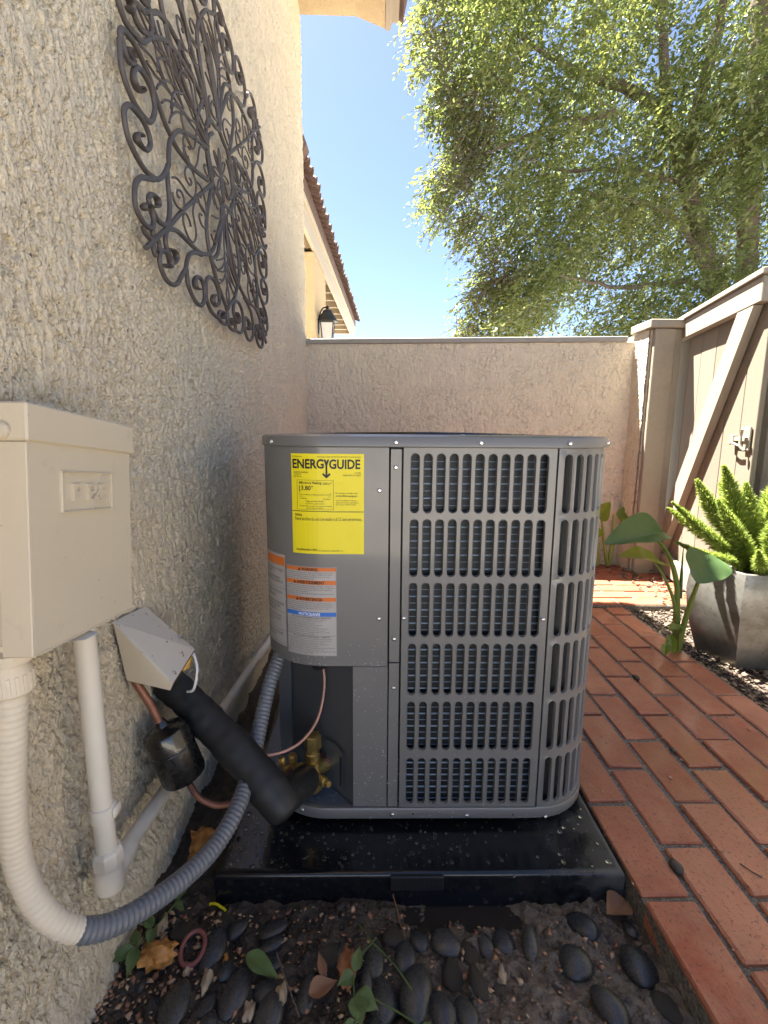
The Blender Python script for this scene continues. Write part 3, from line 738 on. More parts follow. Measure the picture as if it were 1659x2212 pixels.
upart('corner_post', lambda m: sheet(m, .0262, .0475, .386, .836, .0005, .003, .03), M_gray)
upart('corner_post', lambda m: sheet(m, .0262, .0475, .041, .3835, .0000, .003, .03), M_gray)
# perforated grille panels: a formed sheet with stadium-shaped holes and rolled rims
ROWS = [(.050, .162), (.181, .296), (.312, .428), (.444, .561), (.575, .694), (.708, .826)]
SR = .0079
def grille(m, cols, s0, s1, z0, z1, off=.001):
    ang = [0, 24, 49, 69, 90, 111, 131, 156, 180]
    zb = [z0]+[(ROWS[i][1]+ROWS[i+1][0])/2 for i in range(5)]+[z1]
    sb = [s0]+[(cols[i]+cols[i+1])/2 for i in range(len(cols)-1)]+[s1]
    for ri, (za, zc) in enumerate(ROWS):
        for ci, c in enumerate(cols):
            L_, R_, B_, T_ = sb[ci]-c, sb[ci+1]-c, zb[ri], zb[ri+1]
            hole = []; outer = []
            for top in (1, 0):
                cz = zc-SR if top else za+SR
                for a in ang:
                    t = math.radians(a if top else a+180); dx, dz = math.cos(t), math.sin(t)
                    hole.append((SR*dx, cz, dx, dz))
                    k = 1e9
                    if dx > 1e-6: k = min(k, R_/dx)
                    if dx < -1e-6: k = min(k, L_/dx)
                    if dz > 1e-6: k = min(k, (T_-cz)/dz)
                    if dz < -1e-6: k = min(k, (B_-cz)/dz)
                    x_, z_ = dx*k, cz+dz*k
                    if a in (49, 131):       # exact corners
                        x_ = R_ if dx > 0 else L_; z_ = T_ if dz > 0 else B_
                    outer.append((x_, z_))
            n = len(hole); V = []; F = []
            rings = [(1.32, off), (1.15, off+.0007), (1.0, off-.0006), (.97, off-.007)]
            for x_, z_ in outer: V.append(P3(c+x_, z_, off))
            for g, o in rings:
                for hx, cz, dx, dz in hole:
                    lim = .0028*(g-1)/.55
                    V.append(P3(c+dx*(SR+(lim if g > 1 else (g-1)*SR)), cz+dz*(SR+(lim if g > 1 else (g-1)*SR)), o))
            for k in range(len(rings)):
                for i in range(n):
                    j = (i+1) % n; F.append((k*n+i, k*n+j, (k+1)*n+j, (k+1)*n+i))
            m.add(V, F)
    S_ = svals(s0, s1)
    V = []; F = []
    for s in S_: V += [P3(s, z1, off), P3(s, z1, off-.012), P3(s, z0, off), P3(s, z0, off-.012)]
    for i in range(len(S_)-1): F += [(i*4, i*4+4, i*4+5, i*4+1), (i*4+2, i*4+3, i*4+7, i*4+6)]
    m.add(V, F)
    for s in (s0, s1): m.add([P3(s, z0, off), P3(s, z1, off), P3(s, z1, off-.012), P3(s, z0, off-.012)], [(0, 1, 2, 3)])
fc = [.0747+k*.02575 for k in range(11)]
def upart_g(name, fn): 
    m = MB(); fn(m); o = part(name, m, M_gray, unit, False, fix=False); o.data.update()
    bm = bmesh.new(); bm.from_mesh(o.data); bmesh.ops.remove_doubles(bm, verts=bm.verts[:], dist=1e-5); bmesh.ops.recalc_face_normals(bm, faces=bm.faces[:]); bm.to_mesh(o.data); bm.free()
    shade(o.data, 38)
    return o
upart_g('front_grille', lambda m: grille(m, fc, .0515, .3565, .0415, .838))
cc_ = [.381+k*.02575 for k in range(27)]
upart_g('corner_grille', lambda m: grille(m, cc_, .3605, cc_[-1]+.02, .0365, .838, .0005))
# coil behind the grilles
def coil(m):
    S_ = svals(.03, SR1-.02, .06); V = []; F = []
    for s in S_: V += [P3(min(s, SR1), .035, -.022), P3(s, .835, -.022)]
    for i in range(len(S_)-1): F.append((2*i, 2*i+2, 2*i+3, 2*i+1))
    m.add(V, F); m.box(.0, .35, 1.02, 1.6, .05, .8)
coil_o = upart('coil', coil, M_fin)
tms = []
for rad in (.0021, .0009):
    m = MB(); S_ = svals(.058, .375, .06); m.tube([P3(s, 0, -.0215) for s in S_], rad, 6, cap=False)
    tms.append(part('coil_tube', m, M_tubec, coil_o, 60)); tms[-1].location = (0, 0, .045+.0150*(len(tms)-1))
for k in range(2, 52):
    put('coil_tube', tms[k % 2].data, coil_o).location = (0, 0, .045+k*.0150)
# lid with rolled band, fan guard
def outline(off, st=.05):
    S_ = svals(SL0, SR1, st); pts = [PP(s, off)[0] for s in S_]
    return pts
def lid(m):
    O = outline(0)
    sec = [(.8385, .004), (.8405, .0055), (.856, .0055), (.8595, .0035), (.8612, -.003), (.8622, -.03), (.8635, -.10)]
    V = []; F = []; n = len(sec)
    S_ = svals(SL0, SR1, .05)
    for s in S_:
        for z, o in sec: V.append(P3(s, z, o))
    for i in range(len(S_)-1):
        for k in range(n-1): F.append((i*n+k, (i+1)*n+k, (i+1)*n+k+1, i*n+k+1))
    m.add(V, F)
    for a in (0, len(S_)-1): pass
    m.lathe([(.285, .8630), (.30, .8632), (.375, .860), (.375, .852)], 40, Matrix.Translation((.125, 1.35, 0)), cap=False)
    m.box(UX0, UX1, UY1-.004, UY1+.004, .8385, .860)
upart('lid', lid, M_gray, 30)
upart('back_panel', lambda m: m.box(UX0+.02, UX1-.02, UY1-.02, UY1-.008, .04, .838), M_gray)
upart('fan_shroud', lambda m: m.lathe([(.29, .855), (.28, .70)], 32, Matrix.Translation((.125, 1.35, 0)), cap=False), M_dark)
def guard(m):
    for r_ in [.05+.018*k for k in range(14)]:
        z = .8665-.004*(r_/.3)**2
        m.tube([(.125+r_*math.cos(2*PI*k/40), 1.35+r_*math.sin(2*PI*k/40), z) for k in range(41)], .0017, 5, cap=False)
    for k in range(8):
        a = PI*k/4+.2
        m.tube([(.125+r_*math.cos(a), 1.35+r_*math.sin(a), .8655-.004*(r_/.3)**2) for r_ in (.02, .1, .2, .3, .31)], .0023, 5)
    m.lathe([(.0, .866), (.055, .866), (.055, .8675), (0.001, .8675)], 20, Matrix.Translation((.125, 1.35, 0)))
upart('fan_guard', guard, M_blackgloss, 60)
# base pan
def pan(m):
    S_ = svals(SL0, SR1, .05); V = []; F = []
    sec = [(.040, -.006), (.0405, .003), (.038, .0045), (.018, .0045), (.0135, .002), (.012, -.012), (.012, -.10)]
    n = len(sec)
    for s in S_:
        for z, o in sec: V.append(P3(s, z, o))
    for i in range(len(S_)-1):
        for k in range(n-1): F.append((i*n+k, (i+1)*n+k, (i+1)*n+k+1, i*n+k+1))
    m.add(V, F)
upart('base_pan', pan, M_gray, 40)
def panfloor(m):
    O = [PP(s, -.006)[0] for s in svals(SL0, SR1, .06)]
    m.add([(p.x, p.y, .034) for p in O], [tuple(range(len(O)))])
upart('pan_floor', panfloor, M_pan, False)
def feet(m):
    for x_, y_ in ((-.05, 1.06), (.42, 1.05), (-.12, 1.62), (.4, 1.62), (.19, 1.04)): m.lathe([(.022, .0005), (.02, .013)], 12, Matrix.Translation((x_, y_, 0)))
upart('foot', feet, M_dark, 40)
# recessed valve bay: slanting back wall, side return
DA = Vector((-.0505, .985)); DB = Vector((-.216, 1.167)); dd = (DB-DA).normalized(); dn = Vector((-dd.y, dd.x))
def dw(u, z, o=0):
    p = DA+dd*u+dn*o; return (p.x, p.y, z)
LW = (DB-DA).length
if dn.dot(Vector((-1, -1))) < 0: dn = -dn
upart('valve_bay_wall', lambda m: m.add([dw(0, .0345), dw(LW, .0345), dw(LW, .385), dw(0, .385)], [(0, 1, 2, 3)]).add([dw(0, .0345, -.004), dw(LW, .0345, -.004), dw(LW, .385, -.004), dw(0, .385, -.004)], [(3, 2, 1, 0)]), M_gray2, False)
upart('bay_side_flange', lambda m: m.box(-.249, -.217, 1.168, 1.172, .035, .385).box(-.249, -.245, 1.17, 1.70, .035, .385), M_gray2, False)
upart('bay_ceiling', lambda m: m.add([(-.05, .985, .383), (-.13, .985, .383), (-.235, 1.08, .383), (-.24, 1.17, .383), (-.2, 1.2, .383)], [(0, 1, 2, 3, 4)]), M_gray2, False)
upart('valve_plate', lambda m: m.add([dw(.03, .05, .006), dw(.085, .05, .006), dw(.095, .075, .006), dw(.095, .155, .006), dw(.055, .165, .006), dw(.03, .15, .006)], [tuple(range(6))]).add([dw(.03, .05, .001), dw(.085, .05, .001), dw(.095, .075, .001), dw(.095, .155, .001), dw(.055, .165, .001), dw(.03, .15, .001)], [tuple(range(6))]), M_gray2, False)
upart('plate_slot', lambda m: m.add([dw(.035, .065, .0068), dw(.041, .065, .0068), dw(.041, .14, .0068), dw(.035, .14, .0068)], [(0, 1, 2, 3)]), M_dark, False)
# screws
sm = MB(); sm.lathe([(.0044, 0), (.0044, .0018), (.0034, .0030), (.0015, .0034)], 10); sm.box(-.0026, .0026, -.0005, .0005, .0034, .0038); sm.box(-.0005, .0005, -.0026, .0026, .0034, .00385)
scr = part('screw', sm, M_screw, unit, 40); sme = scr.data
sme.transform(Matrix.Translation(OFF[unit.name]))
first = True
for s, z, o in [(.004, .753, .0015), (.004, .484, .0015), (.036, .799, .001), (.036, .439, .001), (.036, .328, .0005), (.056, .485, .001), (.348, .483, .001), (.036, .848, .0055), (.203, .848, .0055), (.378, .848, .0055), (.037, .026, .0045), (.203, .023, .0045), (.380, .018, .0045), (-.225, .847, .0055), (.53, .848, .0055), (-.165, .03, .0045)]:
    ob = scr if first else put('screw', sme, unit); first = False
    p, n = PP(s, o); ob.location = Vector((p.x, p.y, z))-OFF[unit.name]
    ob.rotation_euler = Vector((n.x, n.y, 0)).to_track_quat('Z', 'X').to_euler()
upart('base_hole', lambda m: [m.lathe([(.0022, 0), (.0022, .0004)], 8, Matrix.Translation(P3(s, z, .0045)) @ Matrix.Rotation(PI/2, 4, 'X')) for s, z in ((.083, .027), (.307, .024))], M_dark, False)
# black plug under the service panel and thin copper sensor tube
upart('rubber_plug', lambda m: (m.lathe([(.016, .345), (.019, .355), (.019, .372), (.012, .378)], 14, Matrix.Translation((-.13, 1.035, 0))), m.tube([(-.145, 1.035, .362), (-.19, 1.04, .366), (-.232, 1.07, .372)], .0035, 6), m.box(-.112, -.096, 1.03, 1.05, .352, .376, .002)), M_black, 40)
# ---- service valves
def hexp(m, c, r_, h, axis=(0, 0, 1), top=True):
    q = Vector(axis).to_track_quat('Z', 'X').to_matrix().to_4x4()
    m.lathe([(r_*.96, 0), (r_, .0015), (r_, h-.002), (r_*.86, h), (r_*.5, h+.0006)], 6, Matrix.Translation(c) @ q)
def valve_big(m):
    hexp(m, (-.146, 1.030, .148), .0195, .034); m.lathe([(.0155, .118), (.0165, .122), (.0165, .138), (.0135, .140), (.0135, .150)], 14, Matrix.Translation((-.146, 1.027, 0)))
    m.lathe([(.017, .05), (.020, .056), (.020, .075), (.0175, .09), (.0165, .122)], 14, Matrix.Translation((-.143, 1.022, 0)))
    m.tube([(-.158, .992, .098), (-.143, 1.022, .098), (-.118, 1.048, .095)], .016, 12)
    hexp(m, (-.128, 1.006, .086), .0115, .02, (.7, -.72, .1)); hexp(m, (-.114, .994, .088), .008, .014, (.7, -.72, .1))
    hexp(m, (-.146, 1.02, .046), .016, .012, (0, 0, 1))
upart('service_valve', valve_big, M_brass, 35)
def valve_small(m):
    hexp(m, (-.193, 1.030, .116), .0105, .016); m.lathe([(.0085, .09), (.0095, .118)], 10, Matrix.Translation((-.193, 1.028, 0)))
    m.tube([(-.214, 1.02, .097), (-.17, 1.034, .099)], .009, 8); hexp(m, (-.214, 1.03, .104), .009, .018, (-.35, .1, .9))
upart('service_valve', valve_small, M_brass, 35)
upart('pipe_stub', lambda m: m.tube([(-.128, 1.038, .095), (-.104, 1.062, .1), (-.085, 1.08, .102)], .0155, 12), M_copper, 40)
upart('pipe_stub', lambda m: m.tube([(-.172, 1.033, .099), (-.145, 1.05, .104), (-.12, 1.068, .106)], .0055, 8), M_copper, 40)
upart('sensor_tube', lambda m: m.tube(smoothpath([(-.126, 1.042, .352), (-.119, 1.046, .318), (-.121, 1.028, .271), (-.135, 1.010, .225), (-.161, .977, .203), (-.191, .946, .200), (-.226, .927, .203), (-.262, .905, .216)], 6), .0031, 7), M_copt, 60)

# ------------------------------------------------------------------ printed labels on the cabinet
def text2d(body, bold=0.0, res=2):
    cu = bpy.data.curves.new('t', 'FONT'); cu.body = body; cu.size = 1.0; cu.resolution_u = res; cu.offset = bold
    ob = bpy.data.objects.new('t', cu); col.objects.link(ob); dg = bpy.context.evaluated_depsgraph_get()
    me = bpy.data.meshes.new_from_object(ob.evaluated_get(dg)); bpy.data.objects.remove(ob); bpy.data.curves.remove(cu)
    V = [(v.co.x, v.co.y) for v in me.vertices]; F = [tuple(p.vertices) for p in me.polygons]; bpy.data.meshes.remove(me)
    return V, F
def fit(body, x0, x1, y0, y1, bold=0.0, res=2):
    """text fitted to a box (y grows downwards, as in the print layout)"""
    V, F = text2d(body, bold, res); V = np.array(V); 
    ref, _ = text2d('Hg' if any(ch in body for ch in 'gjpqy') else 'H', bold); ref = np.array(ref)
    ax, bx = V[:, 0].min(), V[:, 0].max(); ay, by = min(ref[:, 1].min(), 0), ref[:, 1].max()
    X = x0+(V[:, 0]-ax)/(bx-ax)*(x1-x0); Y_ = y1-(V[:, 1]-ay)/(by-ay)*(y1-y0)
    return list(zip(X, Y_)), F
def rects(m2, *rs):
    for (X0, y0, X1, y1) in rs:
      nk = max(1, int((X1-X0)/60))
      for x0, x1 in [(X0+(X1-X0)*q/nk, X0+(X1-X0)*(q+1)/nk) for q in range(nk)]: m2[1].extend([(len(m2[0])+0, len(m2[0])+1, len(m2[0])+2, len(m2[0])+3)]); m2[0].extend([(x0, y0), (x1, y0), (x1, y1), (x0, y1)])
def addtext(m2, *a, **k):
    V, F = fit(*a, **k); n = len(m2[0]); m2[0].extend(V); m2[1].extend([tuple(i+n for i in f) for f in F])
def decal(name, m2, mapf, mat, parent):
    m = MB(); m.add([mapf(x, y) for x, y in m2[0]], m2[1]); return tag(part(name, m, mat, parent, False, fix=False), kind='stuff')
def plate(name, x0, y0, x1, y1, mapf, mat, parent, nx=14):
    V = []; F = []
    for i in range(nx+1):
        x = x0+(x1-x0)*i/nx; V += [mapf(x, y0), mapf(x, y1)]
    for i in range(nx): F.append((2*i, 2*i+1, 2*i+3, 2*i+2))
    m = MB(); m.add(V, F); return part(name, m, mat, parent, False, fix=False)
ya = lambda lay: (lambda x, y: P3(-.1745+(x-150)/1315*.1475, .825-(y-205)/1800*.203, .0015+lay))
yl = plate('energy_label', 150, 205, 1465, 2005, ya(.0006), M_yel, unit, 16)
k2 = ([], [])
addtext(k2, 'ENERGY', 182, 830, 300, 470, bold=.035, res=3); 
k2 = ([], [])
addtext(k2, 'ENERG', 182, 758, 300, 466, bold=.03, res=3); addtext(k2, 'GUIDE', 850, 1400, 302, 470, bold=.03, res=3)
n0 = len(k2[0])
k2[0].extend([(755, 302), (788, 302), (803, 345), (822, 302), (856, 302), (818, 410), (818, 600), (786, 600), (786, 410)]); k2[1].append(tuple(range(n0, n0+9)))
n0 = len(k2[0]); k2[0].extend([(722, 565), (748, 540), (800, 592), (852, 542), (878, 568), (800, 640)]); k2[1].append(tuple(range(n0, n0+6)))
for a in [('U.S. Government', 180, 370, 240, 268), ('Federal law prohibits removal of this label before consumer purchase.', 645, 1412, 244, 276), ('Central Air Conditioner', 202, 485, 512, 548), ('Cooling Only', 202, 355, 552, 588), ('Split System', 203, 353, 592, 626),
          ('AC PRO', 1302, 1410, 526, 554), ('Model SPAC-M-1048SG', 1098, 1410, 566, 594), ('(SEER2)**', 728, 890, 712, 748), ('13.8', 318, 360, 950, 970), ('21.0', 822, 872, 957, 977), ('Less Efficient', 315, 443, 984, 1008), ('More Efficient', 740, 872, 992, 1014),
          ('Range of Similar Models', 428, 750, 1032, 1066), ('** Seasonal Energy Efficiency Ratio 2', 412, 772, 1078, 1104), ('The energy efficiency rating of this model was not available', 303, 890, 1120, 1148), ('when the range was published.', 433, 740, 1154, 1184),
          ('For energy cost info, visit', 960, 1350, 880, 918), ('*Your air conditioner\'s efficiency', 962, 1342, 1016, 1046), ('rating may be better depending on', 965, 1366, 1054, 1084), ('the coil your contractor installs.', 965, 1325, 1090, 1118),
          ('Federal law allows this unit to be installed in all U.S. states and territories.', 215, 1426, 1335, 1395), ("The installed system's minimum EER2 is 11.2", 640, 1090, 1932, 1964)]: addtext(k2, *a)
for a in [('Efficiency Rating', 303, 710, 695, 752), ('13.80*', 302, 568, 768, 850), ('productinfo.energy.gov', 965, 1352, 930, 968), ('Notice', 217, 345, 1270, 1316), ('Energy Efficiency Ratio 2 (EER2):', 228, 622, 1912, 1958)]: addtext(k2, *a, bold=.018)
rects(k2, (262, 668, 924, 672), (262, 1194, 928, 1198), (262, 668, 267, 1196), (921, 672, 926, 1196), (316, 928, 870, 934), (314, 880, 320, 934), (864, 896, 870, 936), (444, 912, 449, 932), (584, 912, 589, 932), (724, 914, 729, 934), (150, 1222, 810, 1232), (810, 1226, 1465, 1237))
n0 = len(k2[0]); k2[0].extend([(301, 855), (330, 855), (315, 885)]); k2[1].append((n0, n0+1, n0+2))
decal('label_print', k2, ya(.0011), M_ink, yl)
# warning label (rows laid out as x 0..1000, y 0..1600)
wa = lambda lay: (lambda x, y: P3(-.194+x/1000*.1105, .5945-y/1600*.194, .0015+lay))
wlab = plate('warning_label', 0, 0, 1000, 1600, wa(.0006), M_lab, unit, 14)
o2 = ([], []); rects(o2, *[(i*100, a, i*100+100, b) for i in range(10) for a, b in ((14, 78), (240, 312), (540, 608))]); 
o2b = ([], []); 
for (x0, y0, x1, y1) in [(10+i*98, a, 108+i*98, b) for i in range(10) for a, b in ((14, 78), (240, 312), (540, 608))]: rects(o2b, (x0, y0, x1, y1))
decal('label_band', o2b, wa(.0010), M_org, wlab)
b2 = ([], []); rects(b2, *[(10+i*98, 803, 108+i*98, 878) for i in range(10)]); decal('label_band', b2, wa(.0010), M_blue, wlab)
k3 = ([], [])
addtext(k3, 'WARNING', 340, 655, 22, 72, bold=.03); addtext(k3, 'AVERTISSEMENT', 240, 780, 250, 305, bold=.03); addtext(k3, 'ADVERTENCIA', 285, 740, 548, 602, bold=.03)
for x_, y_ in ((270, 20), (170, 250), (215, 548)):
    n0 = len(k3[0]); k3[0].extend([(x_, y_+54), (x_+58, y_+54), (x_+29, y_)]); k3[1].append((n0, n0+1, n0+2))
decal('label_print', k3, wa(.0014), M_ink, wlab)
k4 = ([], []); addtext(k4, 'NOTICE/AVIS', 270, 690, 815, 868, bold=.025); decal('label_print', k4, wa(.0014), M_wprint, wlab)
k5 = ([], [])
def lines(m2, ls, x0, y0, dy, hh_, cw=10.9):
    for i, l in enumerate(ls): addtext(m2, l, x0, min(980, x0+len(l)*cw), y0+i*dy, y0+i*dy+hh_)
lines(k5, ['This product can expose you to chemicals including Lead and Lead', 'components, which are known to the State of California to cause', 'cancer and birth defects or other reproductive harm. For more', 'information go to www.P65Warnings.ca.gov'], 20, 92, 35, 29, 14.2)
lines(k5, ['Ce produit peut vous exposer à des agents chimiques, y compris le', 'plomb et les composés de plomb, identifiés par l\'État de Californie', 'comme pouvant causer le cancer et des malformations congénitales', 'ou autres troubles de l\'appareil', 'reproducteur. Pour de plus amples informations, prière de consulter', 'www.P65Warnings.ca.gov'], 20, 324, 35, 29, 14.0)
lines(k5, ['Este producto puede exponerlo a químicos, e incluyen plomo y', 'compuestos de plomo, los cuales son conocidos en el Estado de', 'California como causantes de cáncer y defectos de nacimiento u', 'otros daños reproductivos. Para mayor información, visite', 'www.P65Warnings.ca.gov'], 20, 620, 35, 29, 14.6)
addtext(k5, 'AIR / NON-CONDENSABLE GASES / MOISTURE', 110, 890, 892, 918, bold=.015)
lines(k5, ['Trace contaminants in the refrigerant system can cause:', '•  High head pressure with normal suction pressure', '•  Low suction pressure with icing coil', '•  Hunting or pulsating noise at expansion device', '•  Fluctuating discharge and vapor pressures', 'Recover refrigerant from system per the Federal Clean Air', 'Act, if needed the lowest to <0.5 torr/sec by vacuum.', 'Recharge system with new or Reclaimed refrigerant per AHRI', '700 purity standard as required by EPA.'], 20, 926, 33, 27, 14.4)
rects(k5, *[(10+i*98, 1226, 108+i*98, 1231) for i in range(10)])
addtext(k5, 'AIR / GAZ NON-CONDENSABLE / HUMIDITE', 130, 870, 1240, 1266, bold=.015)
lines(k5, ['Des contaminants dans le circuit du réfrigérant peuvent causer:', '•  Haute pression de tête avec la pression de succion normale', '•  Faible pression de succion avec givrage serpentin', '•  Bruit saccadé ou pulsations au périphérique d\'expansion', '•  Décharge de pression en pression de vapeur', 'Récupérer le réfrigérant à partir du système par l\'Air pur Fédéral', 'loi. Évacuer le système à <0.5 torr/sec par le vide.', 'Remettre en marche avec un réfrigérant nouveau ou récupéré par AHRI', '700 norme de pureté requise par l\'EPA.'], 20, 1278, 33, 27, 14.2)
rects(k5, *[(10+i*98, a, 108+i*98, a+4) for i in range(10) for a in (6, 1590)]); rects(k5, (5, 8, 9, 1594), (990, 8, 994, 1594))
decal('label_print', k5, wa(.0011), M_inkg, wlab)
# second label wrapped round the corner
la = lambda lay: (lambda x, y: P3(-.279+x/1000*.0815, .6125-y/1600*.203, .0015+lay))
llab = plate('warning_label', 0, 0, 1000, 1600, la(.0006), M_lab, unit, 16)
o3 = ([], []); rects(o3, *[(10+i*98, 40, 108+i*98, 190) for i in range(10)]); decal('label_band', o3, la(.0010), M_org, llab)
k6 = ([], [])
for t_, y_ in [('INSTALLATION ONLY BY TRAINED', 255), ('PERSONNEL', 310), ('A INSTALLER UNIQUEMENT', 400), ('PAR PERSONNEL QUALIFIE DE', 455), ('NATIONAL, STATE OR LOCAL', 640), ('CODES REGIONAUX', 720), ('CET APPAREIL DOIT ETRE UTILISÉ', 840), ('THIS DEVICE SHALL NOT', 900), ('BE LOCATED FOR', 960), ('ELECTRIC POWER SOURCES', 1070), ('DISCONNECT ALL AUTRES', 1130), ('AVANT TOUT', 1190), ('DO NOT REMOVE THIS LABEL', 1370), ('NE PAS ENLEVER', 1430)]:
    addtext(k6, t_, 60, min(930, 60+len(t_)*34), y_, y_+42)
rects(k6, *[(10+i*98, a, 108+i*98, a+4) for i in range(10) for a in (585, 1000, 1320, 1560)]); rects(k6, (985, 30, 990, 1560))
decal('label_print', k6, la(.0011), M_inkg, llab)
# rain and hose droplets on the lower cabinet
def drops(name, pts, nrm, rr, mat, parent, seed=1):
    r = np.random.RandomState(seed); m = MB(); 
    for p, n in zip(pts, nrm):
        R_ = rr[0]+(rr[1]-rr[0])*r.rand()**2.2; q = Vector(n).to_track_quat('Z', 'X').to_matrix().to_4x4()
        m.lathe([(R_, 0), (R_*.8, R_*.42), (R_*.4, R_*.66), (R_*.05, R_*.72)], 7, Matrix.Translation(p) @ q @ Matrix.Diagonal((1, 1+.6*r.rand(), 1, 1)))
    o = part(name, m, mat, parent, 80, fix=False); tag(o, kind='stuff'); return o
r = np.random.RandomState(21); pts = []; nr = []
for k in range(560):
    s = -.05+r.rand()*.42 if k < 330 else -.24+r.rand()*.26
    z = .015+r.rand()**1.4*.30 if k < 330 else .379+r.rand()**2*.06
    if k >= 440: s = -.049+r.rand()*.095; z = .05+r.rand()*.33
    if .0515 < s < .36 and any(a < z < b for a, b in ROWS): continue
    off = .0015 if z > .3765 and s < .0225 else (-.001 if s < .0235 and z > .041 else (.0045 if z < .041 else .001))
    if .042 > z > .037: continue
    p, n = PP(s, off+.0002); pts.append(Vector((p.x, p.y, z))); nr.append((n.x, n.y, 0))
t = NT('water_bead'); t.set(Base__Color=(.62, .64, .66, 1), Roughness=.08, Transmission__Weight=.55, IOR=1.33); M_bead = t.m
drops('water_drops', pts, nr, (.0005, .0017), M_bead, unit, 3)

# ------------------------------------------------------------------ black pad
pad = thing('equipment_pad', 'wet black plastic pad under the air conditioner', 'equipment pad', (.09, 1.28, -.085))
def padf(m):
    x0, x1, y0, y1 = -.318, .4985, .847, 1.74
    sec = [(-.085, .0), (-.012, -.002), (-.004, -.0005), (0.0005, .004), (.0005, .010), (-.0015, .016), (-.0015, .3)]
    V = []; F = []; n = len(sec)
    c = [(x0, y0), (x1, y0), (x1, y1), (x0, y1)]
    sg = [(1, 1), (-1, 1), (-1, -1), (1, -1)]
    for (cx_, cy_), (ax, ay) in zip(c, sg):
        for z, i in sec: V.append((cx_+ax*i, cy_+ay*i, z))
    for k in range(4):
        for j in range(n-1): a = k*n; b = ((k+1) % 4)*n; F.append((a+j, b+j, b+j+1, a+j+1))
    m.add(V, F); m.box(x0+.28, x1-.28, y0+.28, y1-.28, -.05, -.0016)
m = MB(); padf(m); part('pad_body', m, M_pad, pad, 50)
def tab(m):
    m.box(.030, .136, .8405, .8505, -.034, -.0022, .0015)
m = MB(); tab(m); part('name_tab', m, M_black, pad)
m = MB()
r = np.random.RandomState(8); x_ = .040
while x_ < .125:
    w_ = .004+r.rand()*.004; m.box(x_, x_+w_, .8395, .8410, -.022, -.011); x_ += w_+.0032
part('raised_marks', m, M_black, pad)
pts = []; nr = []
for k in range(1100):
    x_ = -.31+r.rand()*.8; y_ = .86+r.rand()**1.2*.35
    if x_ > .2 and r.rand() < .7: continue
    pts.append(Vector((x_, y_, -.0012))); nr.append((0, 0, 1))
for k in range(160): pts.append(Vector((-.31+r.rand()*.75, .8475, -.075+r.rand()*.068))); nr.append((0, -1, .05))
drops('water_drops', pts, nr, (.0010, .0055), M_water, pad, 5)
# ------------------------------------------------------------------ flexible conduit
cpath = smoothpath([(-.405, .515, .655), (-.405, .513, .60), (-.416, .515, .518), (-.430, .520, .425), (-.434, .526, .337), (-.415, .530, .272), (-.390, .545, .228), (-.362, .574, .201), (-.333, .620, .183), (-.303, .678, .169), (-.276, .738, .166), (-.256, .802, .182), (-.248, .888, .212), (-.245, .957, .259), (-.235, 1.012, .320), (-.222, 1.050, .362), (-.215, 1.068, .392)], 8)
cond = thing('flexible_conduit', 'ribbed grey electrical conduit looping to the air conditioner, half painted cream', 'conduit', (-.40, .515, .6))
cp = resample(cpath, .0021); n = len(cp)
isp = min(range(n), key=lambda i: (cp[i]-Vector((-.388, .547, .226))).length)
def ribs(a, b, amp): return [.0158+amp*(1 if (i % 4) in (0, 1) else -1)-amp for i in range(a, b)]
m = MB(); m.tube(cp[:isp+1], ribs(0, isp+1, .0005), 16); part('painted_section', m, M_dcond, cond, 50)
m = MB(); m.tube(cp[isp-1:], ribs(isp-1, n, .0008), 16); part('grey_section', m, M_cond, cond, 50)
m = MB()
m.lathe([(.0175, .578), (.0215, .582), (.0215, .606), (.018, .612), (.0175, .618)], 18, Matrix.Translation((-.406, .513, 0)))
for k in range(18):
    a = 2*PI*k/18; m.box(.0205, .0225, -.0015, .0015, .584, .604); m.xform(Matrix.Translation((-.406, .513, 0)) @ Matrix.Rotation(a, 4, 'Z'), len(m.v)-8)
m.lathe([(.023, .616), (.0255, .619), (.0255, .629), (.020, .632)], 8, Matrix.Translation((-.406, .513, 0)))
part('connector', m, M_dcond, cond, 40)
# ------------------------------------------------------------------ rigid painted pipe with tee
pipe = thing('drain_pipe', 'cream painted pipe dropping from the box to a tee, then along the wall base', 'pipe', (-.42, .674, .17))
m = MB(); m.tube([(-.42, .671, .655), (-.42, .675, .19)], .0152, 18); part('vertical_pipe', m, M_pvc, pipe, 50)
m = MB(); m.lathe([(.0150, .276), (.0185, .279), (.0185, .300), (.0150, .303)], 18, Matrix.Translation((-.42, .675, 0)))
m.box(-.4028, -.3985, .668, .690, .281, .298, .002); part('pipe_strap', m, M_pvc, pipe, 45)
m = MB(); m.lathe([(.0185, .195), (.0225, .198), (.0225, .219), (.0205, .224), (.0175, .226)], 8, Matrix.Translation((-.42, .676, 0)) @ Matrix.Rotation(.3, 4, 'Z')); part('coupling_nut', m, M_pvc, pipe)
m = MB(); m.lathe([(.0205, .155), (.0215, .157), (.0215, .186), (.019, .190), (.019, .196)], 20, Matrix.Translation((-.42, .676, 0)))
m.tube([(-.42, .682, .170), (-.42, .725, .171), (-.42, .735, .17)], [.0185, .0178, .0170], 16); part('tee_fitting', m, M_pvc, pipe, 45)
q0 = Vector((-.424, .725, .170)); q1 = Vector((-.424, 1.86, .045)); qm = q0.lerp(q1, .52)
m = MB(); m.tube([q0, q0.lerp(q1, .25), qm], .0138, 16); part('wall_pipe', m, M_pvc, pipe, 50)
m = MB(); m.tube([qm, q1, (-.424, 3.1, -.06)], .0138, 16); part('wall_pipe', m, M_pvcg, pipe, 50)
